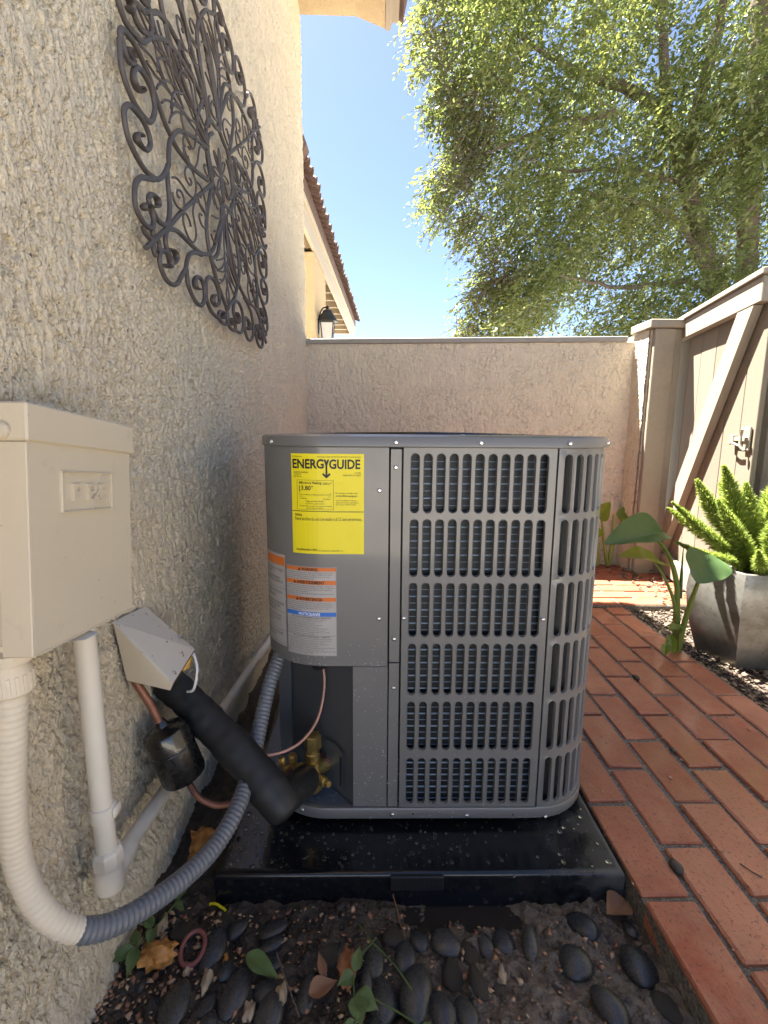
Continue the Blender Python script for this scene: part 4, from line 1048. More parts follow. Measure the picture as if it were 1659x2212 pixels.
# ------------------------------------------------------------------ electrical disconnect box
box = thing('electrical_box', 'cream painted disconnect box with raised FPE lettering', 'electrical box', (-.41, .6, .62))
bu = Vector((0, .2, -.022)).normalized(); bv = Vector((0, bu.z, -bu.y))       # along, down
def bx_(u, v, o=0): p = Vector((-.35+o, .5, .8935))+bu*u+bv*v; return p
def bbox(m, u0, u1, v0, v1, o0, o1, c=.0015):
    a = len(m.v); m.box(o0, o1, u0, u1, v0, v1, c)
    for i in range(a, len(m.v)):
        o, u, v = m.v[i]; m.v[i] = tuple(bx_(u, v, o))
def bpart(name, fn, mat=M_cream, parent=None):
    m = MB(); fn(m); return part(name, m, mat, parent or box)
bpart('box_body', lambda m: bbox(m, .004, .196, .006, .246, -.119, -.004, .002))
cov = bpart('cover', lambda m: bbox(m, .0, .2, .034, .2535, -.0035, .0025, .0015))
bpart('top_hood', lambda m: (bbox(m, -.006, .204, -.002, .036, -.119, .0065, .002)))
bpart('hinge_flange', lambda m: bbox(m, -.003, .001, .0365, .254, -.028, .003, .001))
bpart('cover_lip', lambda m: bbox(m, .0, .2, .2525, .2555, -.03, .003, .001))
bpart('bolt', lambda m: (m.lathe([(.0085, 0), (.0085, .004), (.007, .007), (.002, .0075)], 12, Matrix.Translation(bx_(-.0065, .026, -.017)) @ Matrix.Rotation(PI/2, 4, 'X'))), M_cream)
bpart('knockout', lambda m: (m.lathe([(.024, 0), (.0245, .0012), (.022, .0012), (.0215, .0003), (.0005, .0003)], 24, Matrix.Translation(bx_(.0035, .195, -.036)) @ Matrix.Rotation(PI/2, 4, 'X'))), M_cream)
def emboss(m):
    for (u0, u1, v0, v1) in ((.048, .148, .064, .0655), (.049, .148, .1085, .110)): bbox(m, u0, u1, v0, v1, .0015, .0058, .0008)
    for (u0, u1, v0, v1) in ((.0475, .049, .064, .110), (.1475, .149, .064, .110)): bbox(m, u0, u1, v0, v1, .0015, .0055, .0008)
    def st(pts): 
        n = len(pts); V = [bx_(u, v, .0065) for u, v in pts]+[bx_(u, v, .0015) for u, v in pts]
        m.add(V, [tuple(range(n))]+[(i, (i+1) % n, (i+1) % n+n, i+n) for i in range(n)])
    F_ = lambda x: [st([(x, .078), (x+.005, .078), (x+.005, .0975), (x, .0975)]), st([(x+.005, .078), (x+.017, .078), (x+.017, .0815), (x+.005, .0815)]), st([(x+.005, .086), (x+.014, .086), (x+.014, .0895), (x+.005, .0895)])]
    F_(.067)
    x = .094; st([(x, .078), (x+.005, .078), (x+.005, .0975), (x, .0975)]); st([(x+.005, .078), (x+.015, .078), (x+.0175, .0805), (x+.0175, .086), (x+.015, .0895), (x+.005, .0895), (x+.005, .0865), (x+.0135, .0865), (x+.0135, .081), (x+.005, .081)])
    F_(.119); x = .119; st([(x+.005, .0940), (x+.017, .0940), (x+.017, .0975), (x+.005, .0975)])
    st([(.130, .0665), (.133, .0665), (.1245, .077), (.1215, .077)]); st([(.116, .086), (.118, .088), (.112, .094), (.119, .0935), (.104, .108), (.110, .0965), (.1045, .0965)])
bpart('raised_lettering', emboss, M_cream, cov)
bpart('torn_flap', lambda m: m.add([bx_(.072, .2565, -.03), bx_(.118, .2565, -.034), bx_(.11, .262, .006), bx_(.085, .2635, .004), bx_(.074, .262, -.01)], [(0, 1, 2, 3, 4)]), M_white)
# ------------------------------------------------------------------ wall cover for the refrigerant lines
m = MB(); m.tube([bx_(u, -.004, -.116)+Vector((.004*math.sin(u*90), 0, .002*math.sin(u*140))) for u in np.linspace(-.02, .23, 40)], [.006+.002*math.sin(k*1.3) for k in range(40)], 8); part('caulk_bead', m, M_pvc, box, 60)
cv = thing('line_cover', 'white sheet metal cover rusting at its edges where pipes leave the wall', 'pipe cover', (-.44, .89, .42))
B_, A_, C2, D_ = Vector((-.462, .822, .537)), Vector((-.462, .941, .522)), Vector((-.368, .939, .432)), Vector((-.368, .830, .417))
nrm = (A_-B_).cross(D_-B_).normalized(); nrm = nrm if nrm.x > 0 else -nrm
def quadslab(m, q, n, t): m.add([p for p in q]+[p-n*t for p in q], [(0, 1, 2, 3), (7, 6, 5, 4)]+[(i, (i+1) % 4, (i+1) % 4+4, i+4) for i in range(4)])
m = MB(); quadslab(m, [B_, A_, C2, D_], nrm, .0025); part('lid', m, M_lid, cv)
m = MB(); m.add([B_, D_, (-.375, .832, .402), (-.455, .838, .418)], [(0, 1, 2, 3)]).add([B_+Vector((0, .002, 0)), D_+Vector((0, .002, 0)), (-.375, .834, .402), (-.455, .84, .418)], [(3, 2, 1, 0)]); part('side_cheek', m, M_cream, cv)
m = MB(); m.add([A_, C2, (-.375, .937, .412), (-.458, .939, .43)], [(0, 1, 2, 3)]); part('side_cheek', m, M_white, cv)
m = MB(); quadslab(m, [D_+Vector((0, .004, -.003)), C2+Vector((0, 0, -.003)), C2+Vector((-.01, 0, -.018)), D_+Vector((-.01, .004, -.016))], Vector((1, 0, .2)), .002); part('rusty_edge', m, M_rust, cv)
r = np.random.RandomState(4)
def lump(m, c, rad, k=1.0, seed=0, sub=2, amp=.35):
    bm = bmesh.new(); bmesh.ops.create_icosphere(bm, subdivisions=sub, radius=1.0); rr = np.random.RandomState(seed); ph = rr.rand(9)*6
    D = np.array([v.co.normalized() for v in bm.verts]); k1 = 2.1*k
    nn = lambda q, sd: (fbm(D[:, 0]*q+D[:, 2]*q*.7+5, D[:, 1]*q-D[:, 2]*q*.6+9, seed*7+sd, 2)-.5)
    f = 1+amp*1.3*nn(k1, 1)+amp*.9*nn(k1*2.6, 2)
    V = [(c[0]+d[0]*g*rad[0], c[1]+d[1]*g*rad[1], c[2]+d[2]*g*rad[2]) for d, g in zip(D, f)]
    F = [tuple(v.index for v in f.verts) for f in bm.faces]; bm.free(); m.add(V, F)
m = MB(); lump(m, (-.385, .925, .412), (.014, .022, .016), 1, 3, 3); lump(m, (-.392, .945, .42), (.010, .012, .02), 1, 5, 3); part('foam_fill', m, M_foamy, cv, 80)
for (p) in (D_.lerp(C2, .18)+(B_-D_)*.06, D_.lerp(C2, .93)+(B_-D_)*.25):
    m = MB(); m.lathe([(.0045, 0), (.0045, .002), (.002, .0035)], 8, Matrix.Translation(p) @ nrm.to_track_quat('Z', 'X').to_matrix().to_4x4()); part('screw', m, M_screw, cv, 40)
m = MB(); m.tube(smoothpath([(-.369, .934, .425), (-.356, .915, .402), (-.362, .908, .363), (-.38, .92, .35)], 6), .0028, 6)
tag(part('control_wire', m, M_white, None, 60), 'thin white wire looping out below the rusty pipe cover', 'wire')
# ------------------------------------------------------------------ insulated suction line
ins = thing('insulated_pipe', 'thick black foam insulated pipe from the wall down to the brass valve', 'pipe', (-.45, .965, .34))
ip = resample(smoothpath([(-.445, .972, .345), (-.40, .953, .318), (-.344, .926, .279), (-.262, .886, .225), (-.205, .858, .175), (-.183, .850, .152)], 8), .008)
n = len(ip); rr_ = [.0325+.0055*i/(n-1)+.0012*math.sin(i*.55)+.0008*math.sin(i*1.7) for i in range(n)]
ext = [ip[-1]+(ip[-1]-ip[-2])*k for k in (1.2, 2.2, 2.9)]
m = MB(); m.tube(ip+ext, rr_+[.036, .029, .014], 24); part('foam_sleeve', m, M_foam, ins, 60)
m = MB(); m.tube(resample(smoothpath([(-.200, .846, .158), (-.180, .890, .140), (-.168, .935, .122), (-.158, .975, .106)], 6), .008), .0325, 22)
m.tube([(-.160, .965, .110), (-.157, .985, .101), (-.155, .990, .099)], [.0325, .032, .026], 22); part('foam_elbow', m, M_foam, ins, 60)
m = MB(); m.tube([ip[0]+Vector((-.02, .012, .014)), ip[0]], .014, 12); part('foam_core', m, M_black, ins, 60)
m = MB(); m.tube([(-.150, 1.0, .099), (-.157, .985, .101)], .013, 12); part('copper_pipe', m, M_copper, ins, 60)
pts = []; nr = []
r = np.random.RandomState(31)
for k in range(150):
    i = r.randint(2, n-1); t_ = (ip[i]-ip[i-1]).normalized(); u_ = t_.cross(Vector((0, 0, 1))).normalized(); v_ = u_.cross(t_); a = r.rand()*PI
    nn2 = (u_*math.cos(a)+v_*math.sin(a)).normalized(); pts.append(ip[i]+nn2*(rr_[i]-.0003)); nr.append(nn2)
drops('water_drops', pts, nr, (.0006, .0022), M_water, ins, 9)
# ------------------------------------------------------------------ liquid line with filter drier
liq = thing('filter_drier_line', 'copper liquid line with glossy black filter drier below the wall cover', 'copper pipe', (-.41, .86, .3))
m = MB(); m.tube(smoothpath([(-.452, .850, .425), (-.441, .852, .398), (-.424, .858, .355), (-.414, .861, .322)], 5), .0075, 10); part('copper_pipe', m, M_copper, liq, 60)
ax = (Vector((-.372, .868, .198))-Vector((-.405, .866, .296))); hl = ax.length; Mq = Matrix.Translation((-.407, .866, .300)) @ ax.to_track_quat('Z', 'X').to_matrix().to_4x4()
m = MB(); m.lathe([(.0075, -.026), (.0105, -.018), (.013, -.010), (.030, -.005), (.0395, .000), (.0415, .006), (.0418, hl*.34), (.0405, hl*.355), (.0405, hl*.375), (.0418, hl*.39), (.0415, hl-.006), (.0395, hl), (.030, hl+.004), (.012, hl+.008), (.0085, hl+.018)], 28, Mq); part('drier_body', m, M_blackgloss, liq, 40)
m = MB(); m.tube(smoothpath([(-.366, .868, .185), (-.356, .870, .160), (-.340, .873, .142), (-.310, .873, .132), (-.262, .884, .140), (-.225, .935, .122), (-.207, .984, .107), (-.198, 1.02, .1)], 8), .0062, 10); part('copper_pipe', m, M_copper, liq, 60)

# ------------------------------------------------------------------ wrought iron medallion
med = thing('wall_medallion', 'brown wrought iron scroll medallion hung high on the stucco wall', 'wall decoration', (WX+.035, 1.49, 1.58))
SCROLLS=[
([(-547,-67),(-547,-83),(-546,-107),(-535,-124),(-520,-133),(-505,-139),(-480,-141),(-453,-138),(-437,-128),(-423,-108),(-418,-91),(-429,-71),(-451,-64),(-472,-64),(-488,-71),(-503,-88),(-501,-102),(-483,-106),(-467,-95),(-472,-92)],0,1),
([(-497,-62),(-504,-57),(-516,-59),(-521,-66),(-514,-70),(-500,-68),(-498,-70),(-517,-81),(-530,-76),(-534,-66),(-541,-63),(-545,-58),(-538,-46),(-524,-40),(-497,-36),(-473,-40),(-457,-45),(-436,-54),(-415,-70),(-397,-81),(-376,-96),(-348,-105),(-326,-112),(-281,-113),(-213,-106),(-118,-85)],1,0),
([(-486,-181),(-490,-179),(-504,-186),(-508,-198),(-491,-200),(-468,-194),(-452,-177),(-456,-161),(-475,-151),(-496,-150),(-517,-152),(-533,-157),(-548,-171),(-551,-186),(-546,-205),(-535,-218),(-514,-228),(-488,-235),(-461,-234),(-429,-226),(-401,-207),(-381,-185),(-368,-170),(-365,-148),(-356,-122),(-339,-102),(-305,-74),(-265,-55),(-202,-33),(-139,-15),(-106,-7)],1,0),
([(-447,-235),(-476,-246),(-504,-258),(-526,-278),(-533,-300),(-532,-317),(-521,-327),(-503,-334),(-481,-334),(-466,-327),(-459,-312),(-464,-300),(-472,-292),(-488,-295),(-501,-305),(-492,-307)],0,1),
([(-457,-287),(-434,-277),(-432,-266),(-446,-263),(-466,-270),(-475,-282),(-469,-290),(-456,-296),(-443,-303),(-418,-303),(-395,-295),(-382,-277),(-375,-253),(-375,-232),(-377,-211),(-376,-184),(-372,-173)],1,0),
([(-389,-340),(-368,-336),(-354,-341),(-360,-355),(-375,-361),(-391,-353),(-405,-342),(-408,-324),(-397,-308),(-374,-296),(-341,-288),(-300,-287),(-250,-287),(-195,-283),(-136,-265),(-92,-234),(-68,-202),(-28,-152),(4,-105),(1,-93)],1,0),
([(-419,-380),(-403,-379),(-388,-374),(-389,-363),(-401,-353),(-420,-354),(-437,-363),(-442,-380),(-434,-396),(-413,-408),(-382,-408),(-354,-396),(-326,-371),(-303,-351),(-294,-333),(-274,-312),(-241,-297),(-195,-287)],1,0),
([(-300,-352),(-298,-378),(-280,-397),(-251,-410),(-217,-410),(-191,-391),(-187,-366),(-204,-347),(-234,-349),(-251,-361),(-246,-377),(-223,-374)],0,1),
([(-98,-356),(-114,-360),(-124,-376),(-102,-383),(-68,-367),(-69,-343),(-94,-323),(-130,-320),(-165,-337),(-174,-375),(-157,-398),(-121,-409),(-67,-411)],1,0),
([(-45,-403),(-34,-387),(-63,-388),(-80,-404),(-67,-414),(-25,-415),(3,-402),(3,-376),(-24,-352),(-70,-324),(-104,-291),(-135,-251),(-146,-210),(-137,-172),(-107,-117),(-83,-75)],1,0),
([(-500,-376),(-431,-327),(-381,-292),(-305,-233),(-214,-168),(-91,-82),(-79,-71)],0,0),
([(-506,-341),(-498,-348),(-481,-351),(-465,-355),(-465,-369),(-456,-375)],0,0),
([(-464,-332),(-461,-341),(-441,-342),(-436,-354),(-441,-364)],0,0),
([(-83,-75),(-104,-50),(-114,-22),(-112,-12),(-97,26),(-64,51)],0,0),
([(1,-93),(-34,-83),(-72,-77),(-91,-54)],0,0),
([(8,-104),(15,-145),(34,-193),(64,-243),(119,-272)],0,0),
]
VINES=[
[(-261,-109),(-281,-98),(-285,-80),(-274,-67),(-254,-64),(-238,-70),(-246,-80),(-256,-79)],
[(-223,-107),(-202,-85),(-191,-60),(-181,-43),(-165,-32),(-133,-28),(-119,-43),(-114,-59),(-125,-80),(-149,-78),(-155,-66),(-142,-63)],
[(-364,-193),(-342,-183),(-316,-182),(-282,-185),(-245,-180),(-224,-159),(-221,-140),(-236,-123),(-260,-123),(-281,-134),(-290,-152),(-275,-161),(-255,-158),(-250,-147),(-263,-148)],
[(-364,-221),(-359,-235),(-336,-239),(-311,-232),(-299,-215),(-306,-201),(-324,-199),(-340,-208),(-336,-217),(-327,-215)],
[(-265,-250),(-273,-239),(-292,-233),(-306,-241),(-311,-255),(-298,-272),(-273,-282),(-248,-276),(-231,-254),(-238,-232),(-246,-211),(-235,-189),(-216,-176),(-182,-173),(-160,-183),(-159,-201),(-169,-216),(-192,-217),(-205,-205),(-200,-196),(-185,-194)],
[(-108,-163),(-47,-147),(-24,-122),(-31,-103),(-58,-94),(-80,-95),(-92,-116),(-81,-127)],
[(-128,-216),(-112,-224),(-86,-222),(-72,-204),(-82,-193),(-100,-198)],
[(-480,-29),(-430,-16),(-395,-19),(-370,-23),(-330,-24),(-273,-19),(-270,-21),(-199,-17),(-155,-14)],
[(-407,26),(-403,4),(-388,-10),(-367,-20)],
[(-456,-40),(-438,-40),(-410,-38),(-370,-22)],
[(-415,-60),(-404,-46),(-384,-33),(-363,-28),(-336,-26)],
[(-393,-71),(-375,-56),(-346,-42),(-276,-20)],
[(-359,-88),(-351,-73),(-331,-54),(-306,-38),(-270,-22)],
[(-394,35),(-376,22),(-352,8),(-318,-4),(-281,-11)],
[(-344,61),(-336,44),(-322,30),(-294,21),(-264,18),(-233,12),(-200,1),(-105,-1)],
[(-350,56),(-334,20),(-311,3),(-278,-15)],
[(-290,29),(-291,42),(-273,63),(-246,71),(-224,67),(-210,47),(-200,25),(-192,6)],
[(-187,155),(-205,154),(-210,163),(-191,179),(-162,180),(-150,166),(-161,143),(-188,130),(-218,133)],
[(-264,102),(-256,112),(-264,119),(-283,112),(-289,96),(-278,89)],
[(-6,-114),(-11,-160),(-12,-209),(-10,-258),(-6,-289),(15,-327),(6,-354)],
[(-5,-219),(-25,-240),(-85,-264)],
[(-12,-241),(-37,-266),(-85,-290)],
[(-14,-284),(-42,-301),(-67,-307)],
[(0,-242),(22,-273),(77,-286),(113,-279)],
[(-1,-250),(20,-286),(54,-311),(72,-317)],
[(31,-97),(68,-89),(83,-104),(62,-127),(49,-122)],
]
SCROLLS2 = [([(-548,-7),(-547,-11),(-536,-21),(-520,-27),(-495,-22),(-474,-18),(-450,-4),(-424,20),(-393,42),(-363,59),(-332,72),(-285,83),(-237,89),(-187,91),(-135,88),(-189,12),(-111,-4)],0,0),
([(-490,32),(-490,11),(-470,5),(-443,14),(-423,26),(-416,47),(-418,64),(-434,74),(-442,75)],0,0),
([(-509,9),(-506,6),(-498,7),(-496,15),(-502,22),(-520,15)],1,0)]

def rod(pts, rad, fs, fe):
    q = resample(smoothpath([(0, y/1000, z/1000) for y, z in pts], 5), .006 if rad > .004 else .008)
    n = len(q); R_ = [rad]*n; fl = [(1, 1)]*n
    L_ = 9 if rad > .004 else 0
    for e, rng_ in ((fs, range(n)), (fe, range(n-1, -1, -1))):
        if not e: continue
        ln = 0; prev = None
        for c_, i in enumerate(rng_):
            if prev is not None: ln += (q[i]-q[prev]).length
            prev = i
            if ln > .075: break
            k = 1-sst(.03, .075, np.array(ln)).item(); fl[i] = (1+.55*k, 1-.5*k)
    m = MB(); m.tube(q, R_, 8 if rad > .004 else 6, flat=fl, up=Vector((1, 0, 0)))
    return m
def mirror4(name, items, rad, dx):
    for it in items:
        pts, a, b = it if isinstance(it, tuple) else (it, 0, 0)
        m = rod(pts, rad, a, b)
        me = bpy.data.meshes.new(name); me.from_pydata(m.v, [], m.f); shade(me, 60); me.materials.append(M_iron)
        for sy in (1, -1):
            for sz in (1, -1):
                o = put(name, me, med); o.location = (dx+random.uniform(-.001, .001), 0, 0); o.scale = (1, sy, sz)
mirror4('scroll', SCROLLS, .0051, 0)
mirror4('vine', VINES, .0025, .004)
def mirror2(name, items, rad, dx):
    for it in items:
        m = rod(it[0], rad, it[1], it[2]); me = bpy.data.meshes.new(name); me.from_pydata(m.v, [], m.f); shade(me, 60); me.materials.append(M_iron)
        for sy in (1, -1):
            o = put(name, me, med); o.location = (dx, 0, 0); o.scale = (1, sy, 1)
mirror2('scroll', SCROLLS2, .0051, .002)
for k in range(8):       # little petals in the centre ring
    a = PI*k/4+.2; m = rod([(0, -20), (38*math.cos(a-.22), 38*math.sin(a-.22)-20), (72*math.cos(a), 62*math.sin(a)-20), (38*math.cos(a+.22), 38*math.sin(a+.22)-20), (0, -20)], .0028, 0, 0)
    me = bpy.data.meshes.new('petal'); me.from_pydata(m.v, [], m.f); shade(me, 60); me.materials.append(M_iron); put('petal', me, med)
for (y_, z_) in ((1.49+.30, 1.945), (1.49-.3, 1.945)):
    m = MB(); q = Vector((1, 0, 0)).to_track_quat('Z', 'X').to_matrix().to_4x4()
    m.tube([(WX-.005, y_, z_), (WX+.045, y_, z_)], .004, 8); m.lathe([(.009, .040), (.0095, .044), (.006, .050), (.001, .051)], 10, Matrix.Translation((WX, y_, z_)) @ q); part('fixing_screw', m, M_screw, med, 45)

# ------------------------------------------------------------------ planter and foxtail fern
PC = Vector((1.49, 1.86, -.03))
pot = thing('planter', 'shiny mottled metal planter with flat facets beside the brick path', 'planter', PC)
def facet(m, prof, seg, ph):
    m.lathe(prof, seg, Matrix.Translation(PC) @ Matrix.Rotation(ph, 4, 'Z'), cap=False)
ph = math.radians(226)
prof = [(.160, .0), (.172, .02), (.204, .12), (.224, .21), (.232, .28), (.226, .345), (.214, .393), (.203, .395), (.200, .375), (.203, .33)]
m = MB(); facet(m, prof, 6, ph); m.add([(PC.x+.194*math.cos(ph+PI*k/3), PC.y+.194*math.sin(ph+PI*k/3), PC.z+.35) for k in range(6)], [tuple(range(6))])
part('pot', m, M_pot, pot, 20)
m = MB(); m.lathe([(.190, .352), (.12, .365), (.01, .37)], 6, Matrix.Translation(PC) @ Matrix.Rotation(ph, 4, 'Z'), cap=False); part('potting_soil', m, M_mortar, pot)
fern = thing('foxtail_fern', 'bright green foxtail fern with bristling plumes in the planter', 'plant', PC+Vector((0, 0, .4)))
def plume(pts, rad, seed):
    r = np.random.RandomState(seed); q = resample(smoothpath(pts, 6), .0035); n = len(q)
    V = []; k = 0; ms = MB(); ms.tube(q[::4]+[q[-1]], .0025, 5)
    for i in range(n):
        f = i/(n-1); env = rad*(min(1, .35+f*3.0) if f < .25 else 1)*(1-max(0, (f-.55)/.45)**1.5*.82)
        t_ = (q[min(i+1, n-1)]-q[max(i-1, 0)]).normalized(); u_ = t_.orthogonal().normalized(); v_ = t_.cross(u_)
        for j in range(24):
            a = r.rand()*2*PI; d_ = (u_*math.cos(a)+v_*math.sin(a)+t_*(.75+.5*r.randn()*.5)).normalized()
            b0 = q[i]+d_*env*.25*r.rand(); L_ = env*(.65+.5*r.rand()); w_ = d_.cross(Vector(r.randn(3))).normalized()*.0019
            V += [b0-w_*.6, b0+d_*L_*.6+w_, b0+d_*L_, b0+d_*L_*.55-w_]
    F = np.arange(len(V)).reshape(-1, 4)
    off = OFF[fern.name]
    me = npmesh('plume', np.array(V)-np.array(off), F, M_fern); o = put('plume', me, fern)
    part('plume_stem', ms, M_stem, o)
z0 = .34
plumes = [([(1.42, 1.80, z0), (1.33, 1.82, .44), (1.24, 1.85, .52), (1.15, 1.88, .605)], .026), ([(1.42, 1.80, z0), (1.33, 1.78, .40), (1.22, 1.78, .425), (1.115, 1.78, .47)], .02), ([(1.46, 1.84, z0), (1.39, 1.86, .47), (1.31, 1.88, .58), (1.25, 1.9, .69)], .042),
 ([(1.47, 1.86, z0), (1.43, 1.88, .50), (1.40, 1.9, .62), (1.35, 1.9, .745)], .045), ([(1.5, 1.86, z0), (1.48, 1.88, .48), (1.46, 1.9, .6), (1.445, 1.9, .68)], .042), ([(1.46, 1.80, z0), (1.40, 1.80, .44), (1.34, 1.82, .54), (1.30, 1.84, .62)], .034),
 ([(1.55, 1.86, z0), (1.54, 1.88, .48), (1.55, 1.9, .6), (1.56, 1.9, .70)], .045), ([(1.5, 1.78, z0), (1.47, 1.76, .42), (1.44, 1.74, .5), (1.42, 1.72, .57)], .036), ([(1.6, 1.86, z0), (1.63, 1.86, .5), (1.66, 1.86, .65), (1.68, 1.86, .75)], .045),
 ([(1.44, 1.86, z0), (1.37, 1.92, .43), (1.29, 1.97, .50), (1.22, 2.02, .56)], .03), ([(1.55, 1.78, z0), (1.56, 1.74, .44), (1.55, 1.70, .53), (1.54, 1.66, .60)], .038), ([(1.5, 1.9, z0), (1.5, 1.98, .5), (1.48, 2.04, .6), (1.47, 2.08, .66)], .04),
 ([(1.45, 1.76, z0), (1.40, 1.72, .40), (1.36, 1.68, .43), (1.33, 1.65, .47)], .026), ([(1.65, 1.8, z0), (1.7, 1.78, .45), (1.76, 1.75, .53), (1.8, 1.74, .58)], .04)]
for i, (p, rd) in enumerate(plumes):
    b0 = Vector(p[0]); b0 = Vector((PC.x+.01, PC.y+.0, z0))+(b0-Vector((1.5, 1.83, z0)))*.7
    plume([b0]+p[1:], rd*1.12, 50+i)

# ------------------------------------------------------------------ broad-leaved plants
def heartleaf(name, base, tip, up, width, fold, parent, mat, wave=.0, curl=0.0, seed=0, nx=10, ny=14):
    """leaf blade: base = where the stalk joins, tip; folded along the midrib; lobes behind the joint"""
    base = Vector(base); tip = Vector(tip); d = tip-base; L_ = d.length; d.normalize(); up = Vector(up); s_ = d.cross(up).normalized(); n_ = s_.cross(d).normalized()
    r = np.random.RandomState(seed); ph = r.rand(4)*6
    V = []; F = []
    for j in range(ny+1):
        f = j/ny; x = -.28+1.28*f
        wv = width*max(0.0, math.sin(PI*min(1, (f*1.0)**.62)))**.8*(1 if f < .99 else .0)
        for i in range(-nx, nx+1):
            g = i/nx; y = g*wv
            xx = x
            if x < 0: xx = x*min(1, abs(g)*2.6)                      # notch between the back lobes
            h_ = -fold*abs(g)**1.3*wv*-1+wave*math.sin(g*3+ph[0]+f*5)*wv*.5+wave*.5*math.sin(f*14+ph[1])*abs(g)*wv-curl*max(0, xx)**2*L_-.10*width*math.cos(f*22)*abs(g)*.12
            V.append(base+d*(xx*L_)+s_*y+n_*h_)
    w_ = 2*nx+1
    for j in range(ny):
        for i in range(2*nx): F.append((j*w_+i, j*w_+i+1, (j+1)*w_+i+1, (j+1)*w_+i))
    m = MB(); m.add(V, F); m2 = None
    o = part(name, m, mat, parent, 80, fix=False); return o
def stalk(pts, r0, r1, parent, mat=None, name='stalk'):
    q = resample(smoothpath(pts, 6), .012); n = len(q); m = MB(); m.tube(q, [r0+(r1-r0)*i/(n-1) for i in range(n)], 10); part(name, m, mat or M_stem, parent, 60)
ar = thing('arum_plant', 'broad-leaved arum with three dark glossy leaves at the path edge', 'plant', (1.222, 1.87, -.01))
stalk([(1.222, 1.87, -.02), (1.213, 1.87, .10), (1.204, 1.87, .20), (1.197, 1.87, .27), (1.165, 1.87, .365), (1.12, 1.87, .435), (1.062, 1.87, .480)], .0165, .0055, ar)
stalk([(1.226, 1.865, -.02), (1.205, 1.86, .12), (1.175, 1.85, .22), (1.13, 1.85, .31), (1.085, 1.85, .373)], .010, .0042, ar)
stalk([(1.226, 1.865, -.02), (1.220, 1.84, .10), (1.212, 1.80, .22), (1.198, 1.75, .32), (1.180, 1.70, .405)], .013, .0055, ar)
stalk([(1.212, 1.868, .22), (1.210, 1.868, .30), (1.207, 1.868, .36), (1.205, 1.868, .43)], .009, .0012, ar, M_arum, 'rolled_leaf')
heartleaf('leaf', (1.075, 1.87, .482), (.865, 1.80, .472), (.12, -.55, .8), .075, .55, ar, M_arum, .12, .12, 1)
heartleaf('leaf', (1.085, 1.85, .374), (.935, 1.80, .442), (.15, -.25, 1), .060, .35, ar, M_aruml, .15, .25, 2)
heartleaf('leaf', (1.180, 1.688, .424), (1.128, 1.645, .352), (-.15, -.95, .35), .080, .16, ar, M_arum, .10, .1, 3)
a2 = thing('young_arum_plant', 'pale young arum with upright yellow stalks against the garden wall', 'plant', (1.535, 3.03, 0))
S2 = lambda x, y, z: Vector((0, 0, .87))+(Vector((x, y, z))-Vector((0, 0, .87)))*.965
for p in ([(1.534, 3.15, .0), (1.50, 3.15, .15), (1.467, 3.15, .33)], [(1.545, 3.15, .0), (1.548, 3.15, .17), (1.545, 3.15, .34)], [(1.54, 3.15, .0), (1.57, 3.15, .18), (1.612, 3.15, .33)], [(1.467, 3.15, .0), (1.46, 3.15, .14), (1.45, 3.15, .2)]):
    stalk([S2(*q) for q in p], .012, .005, a2, M_stem)
heartleaf('leaf', S2(1.467, 3.15, .335), S2(1.49, 3.1, .43), (-.3, -.6, .5), .055, .3, a2, M_aruml, .1, .1, 5)
heartleaf('leaf', S2(1.612, 3.15, .33), S2(1.71, 3.13, .41), (-.4, -.5, .8), .05, .4, a2, M_aruml, .1, .1, 6)
heartleaf('leaf', S2(1.45, 3.15, .2), S2(1.41, 3.1, .27), (-.3, -.6, .5), .04, .3, a2, M_aruml, .1, .1, 7)
sd_ = thing('seedling', 'small wilting green seedling at the foot of the arum', 'plant', (1.205, 1.84, -.01))
for p in ([(1.21, 1.84, -.01), (1.205, 1.83, .07), (1.18, 1.82, .115)], [(1.205, 1.835, -.01), (1.18, 1.82, .06), (1.15, 1.80, .075), (1.13, 1.79, .05)]): stalk(p, .0022, .0014, sd_)
heartleaf('leaf', (1.18, 1.82, .118), (1.14, 1.80, .112), (0, -.3, 1), .02, .3, sd_, M_aruml, .1, .1, 8, 5, 6); heartleaf('leaf', (1.185, 1.82, .118), (1.215, 1.81, .115), (0, -.3, 1), .016, .3, sd_, M_aruml, .1, .1, 9, 5, 6)
heartleaf('leaf', (1.15, 1.80, .075), (1.155, 1.78, .02), (-.5, -.8, .2), .02, .4, sd_, M_aruml, .1, .1, 10, 5, 6); heartleaf('leaf', (1.13, 1.79, .05), (1.12, 1.78, .015), (-.5, -.8, .2), .018, .4, sd_, M_aruml, .1, .1, 11, 5, 6)

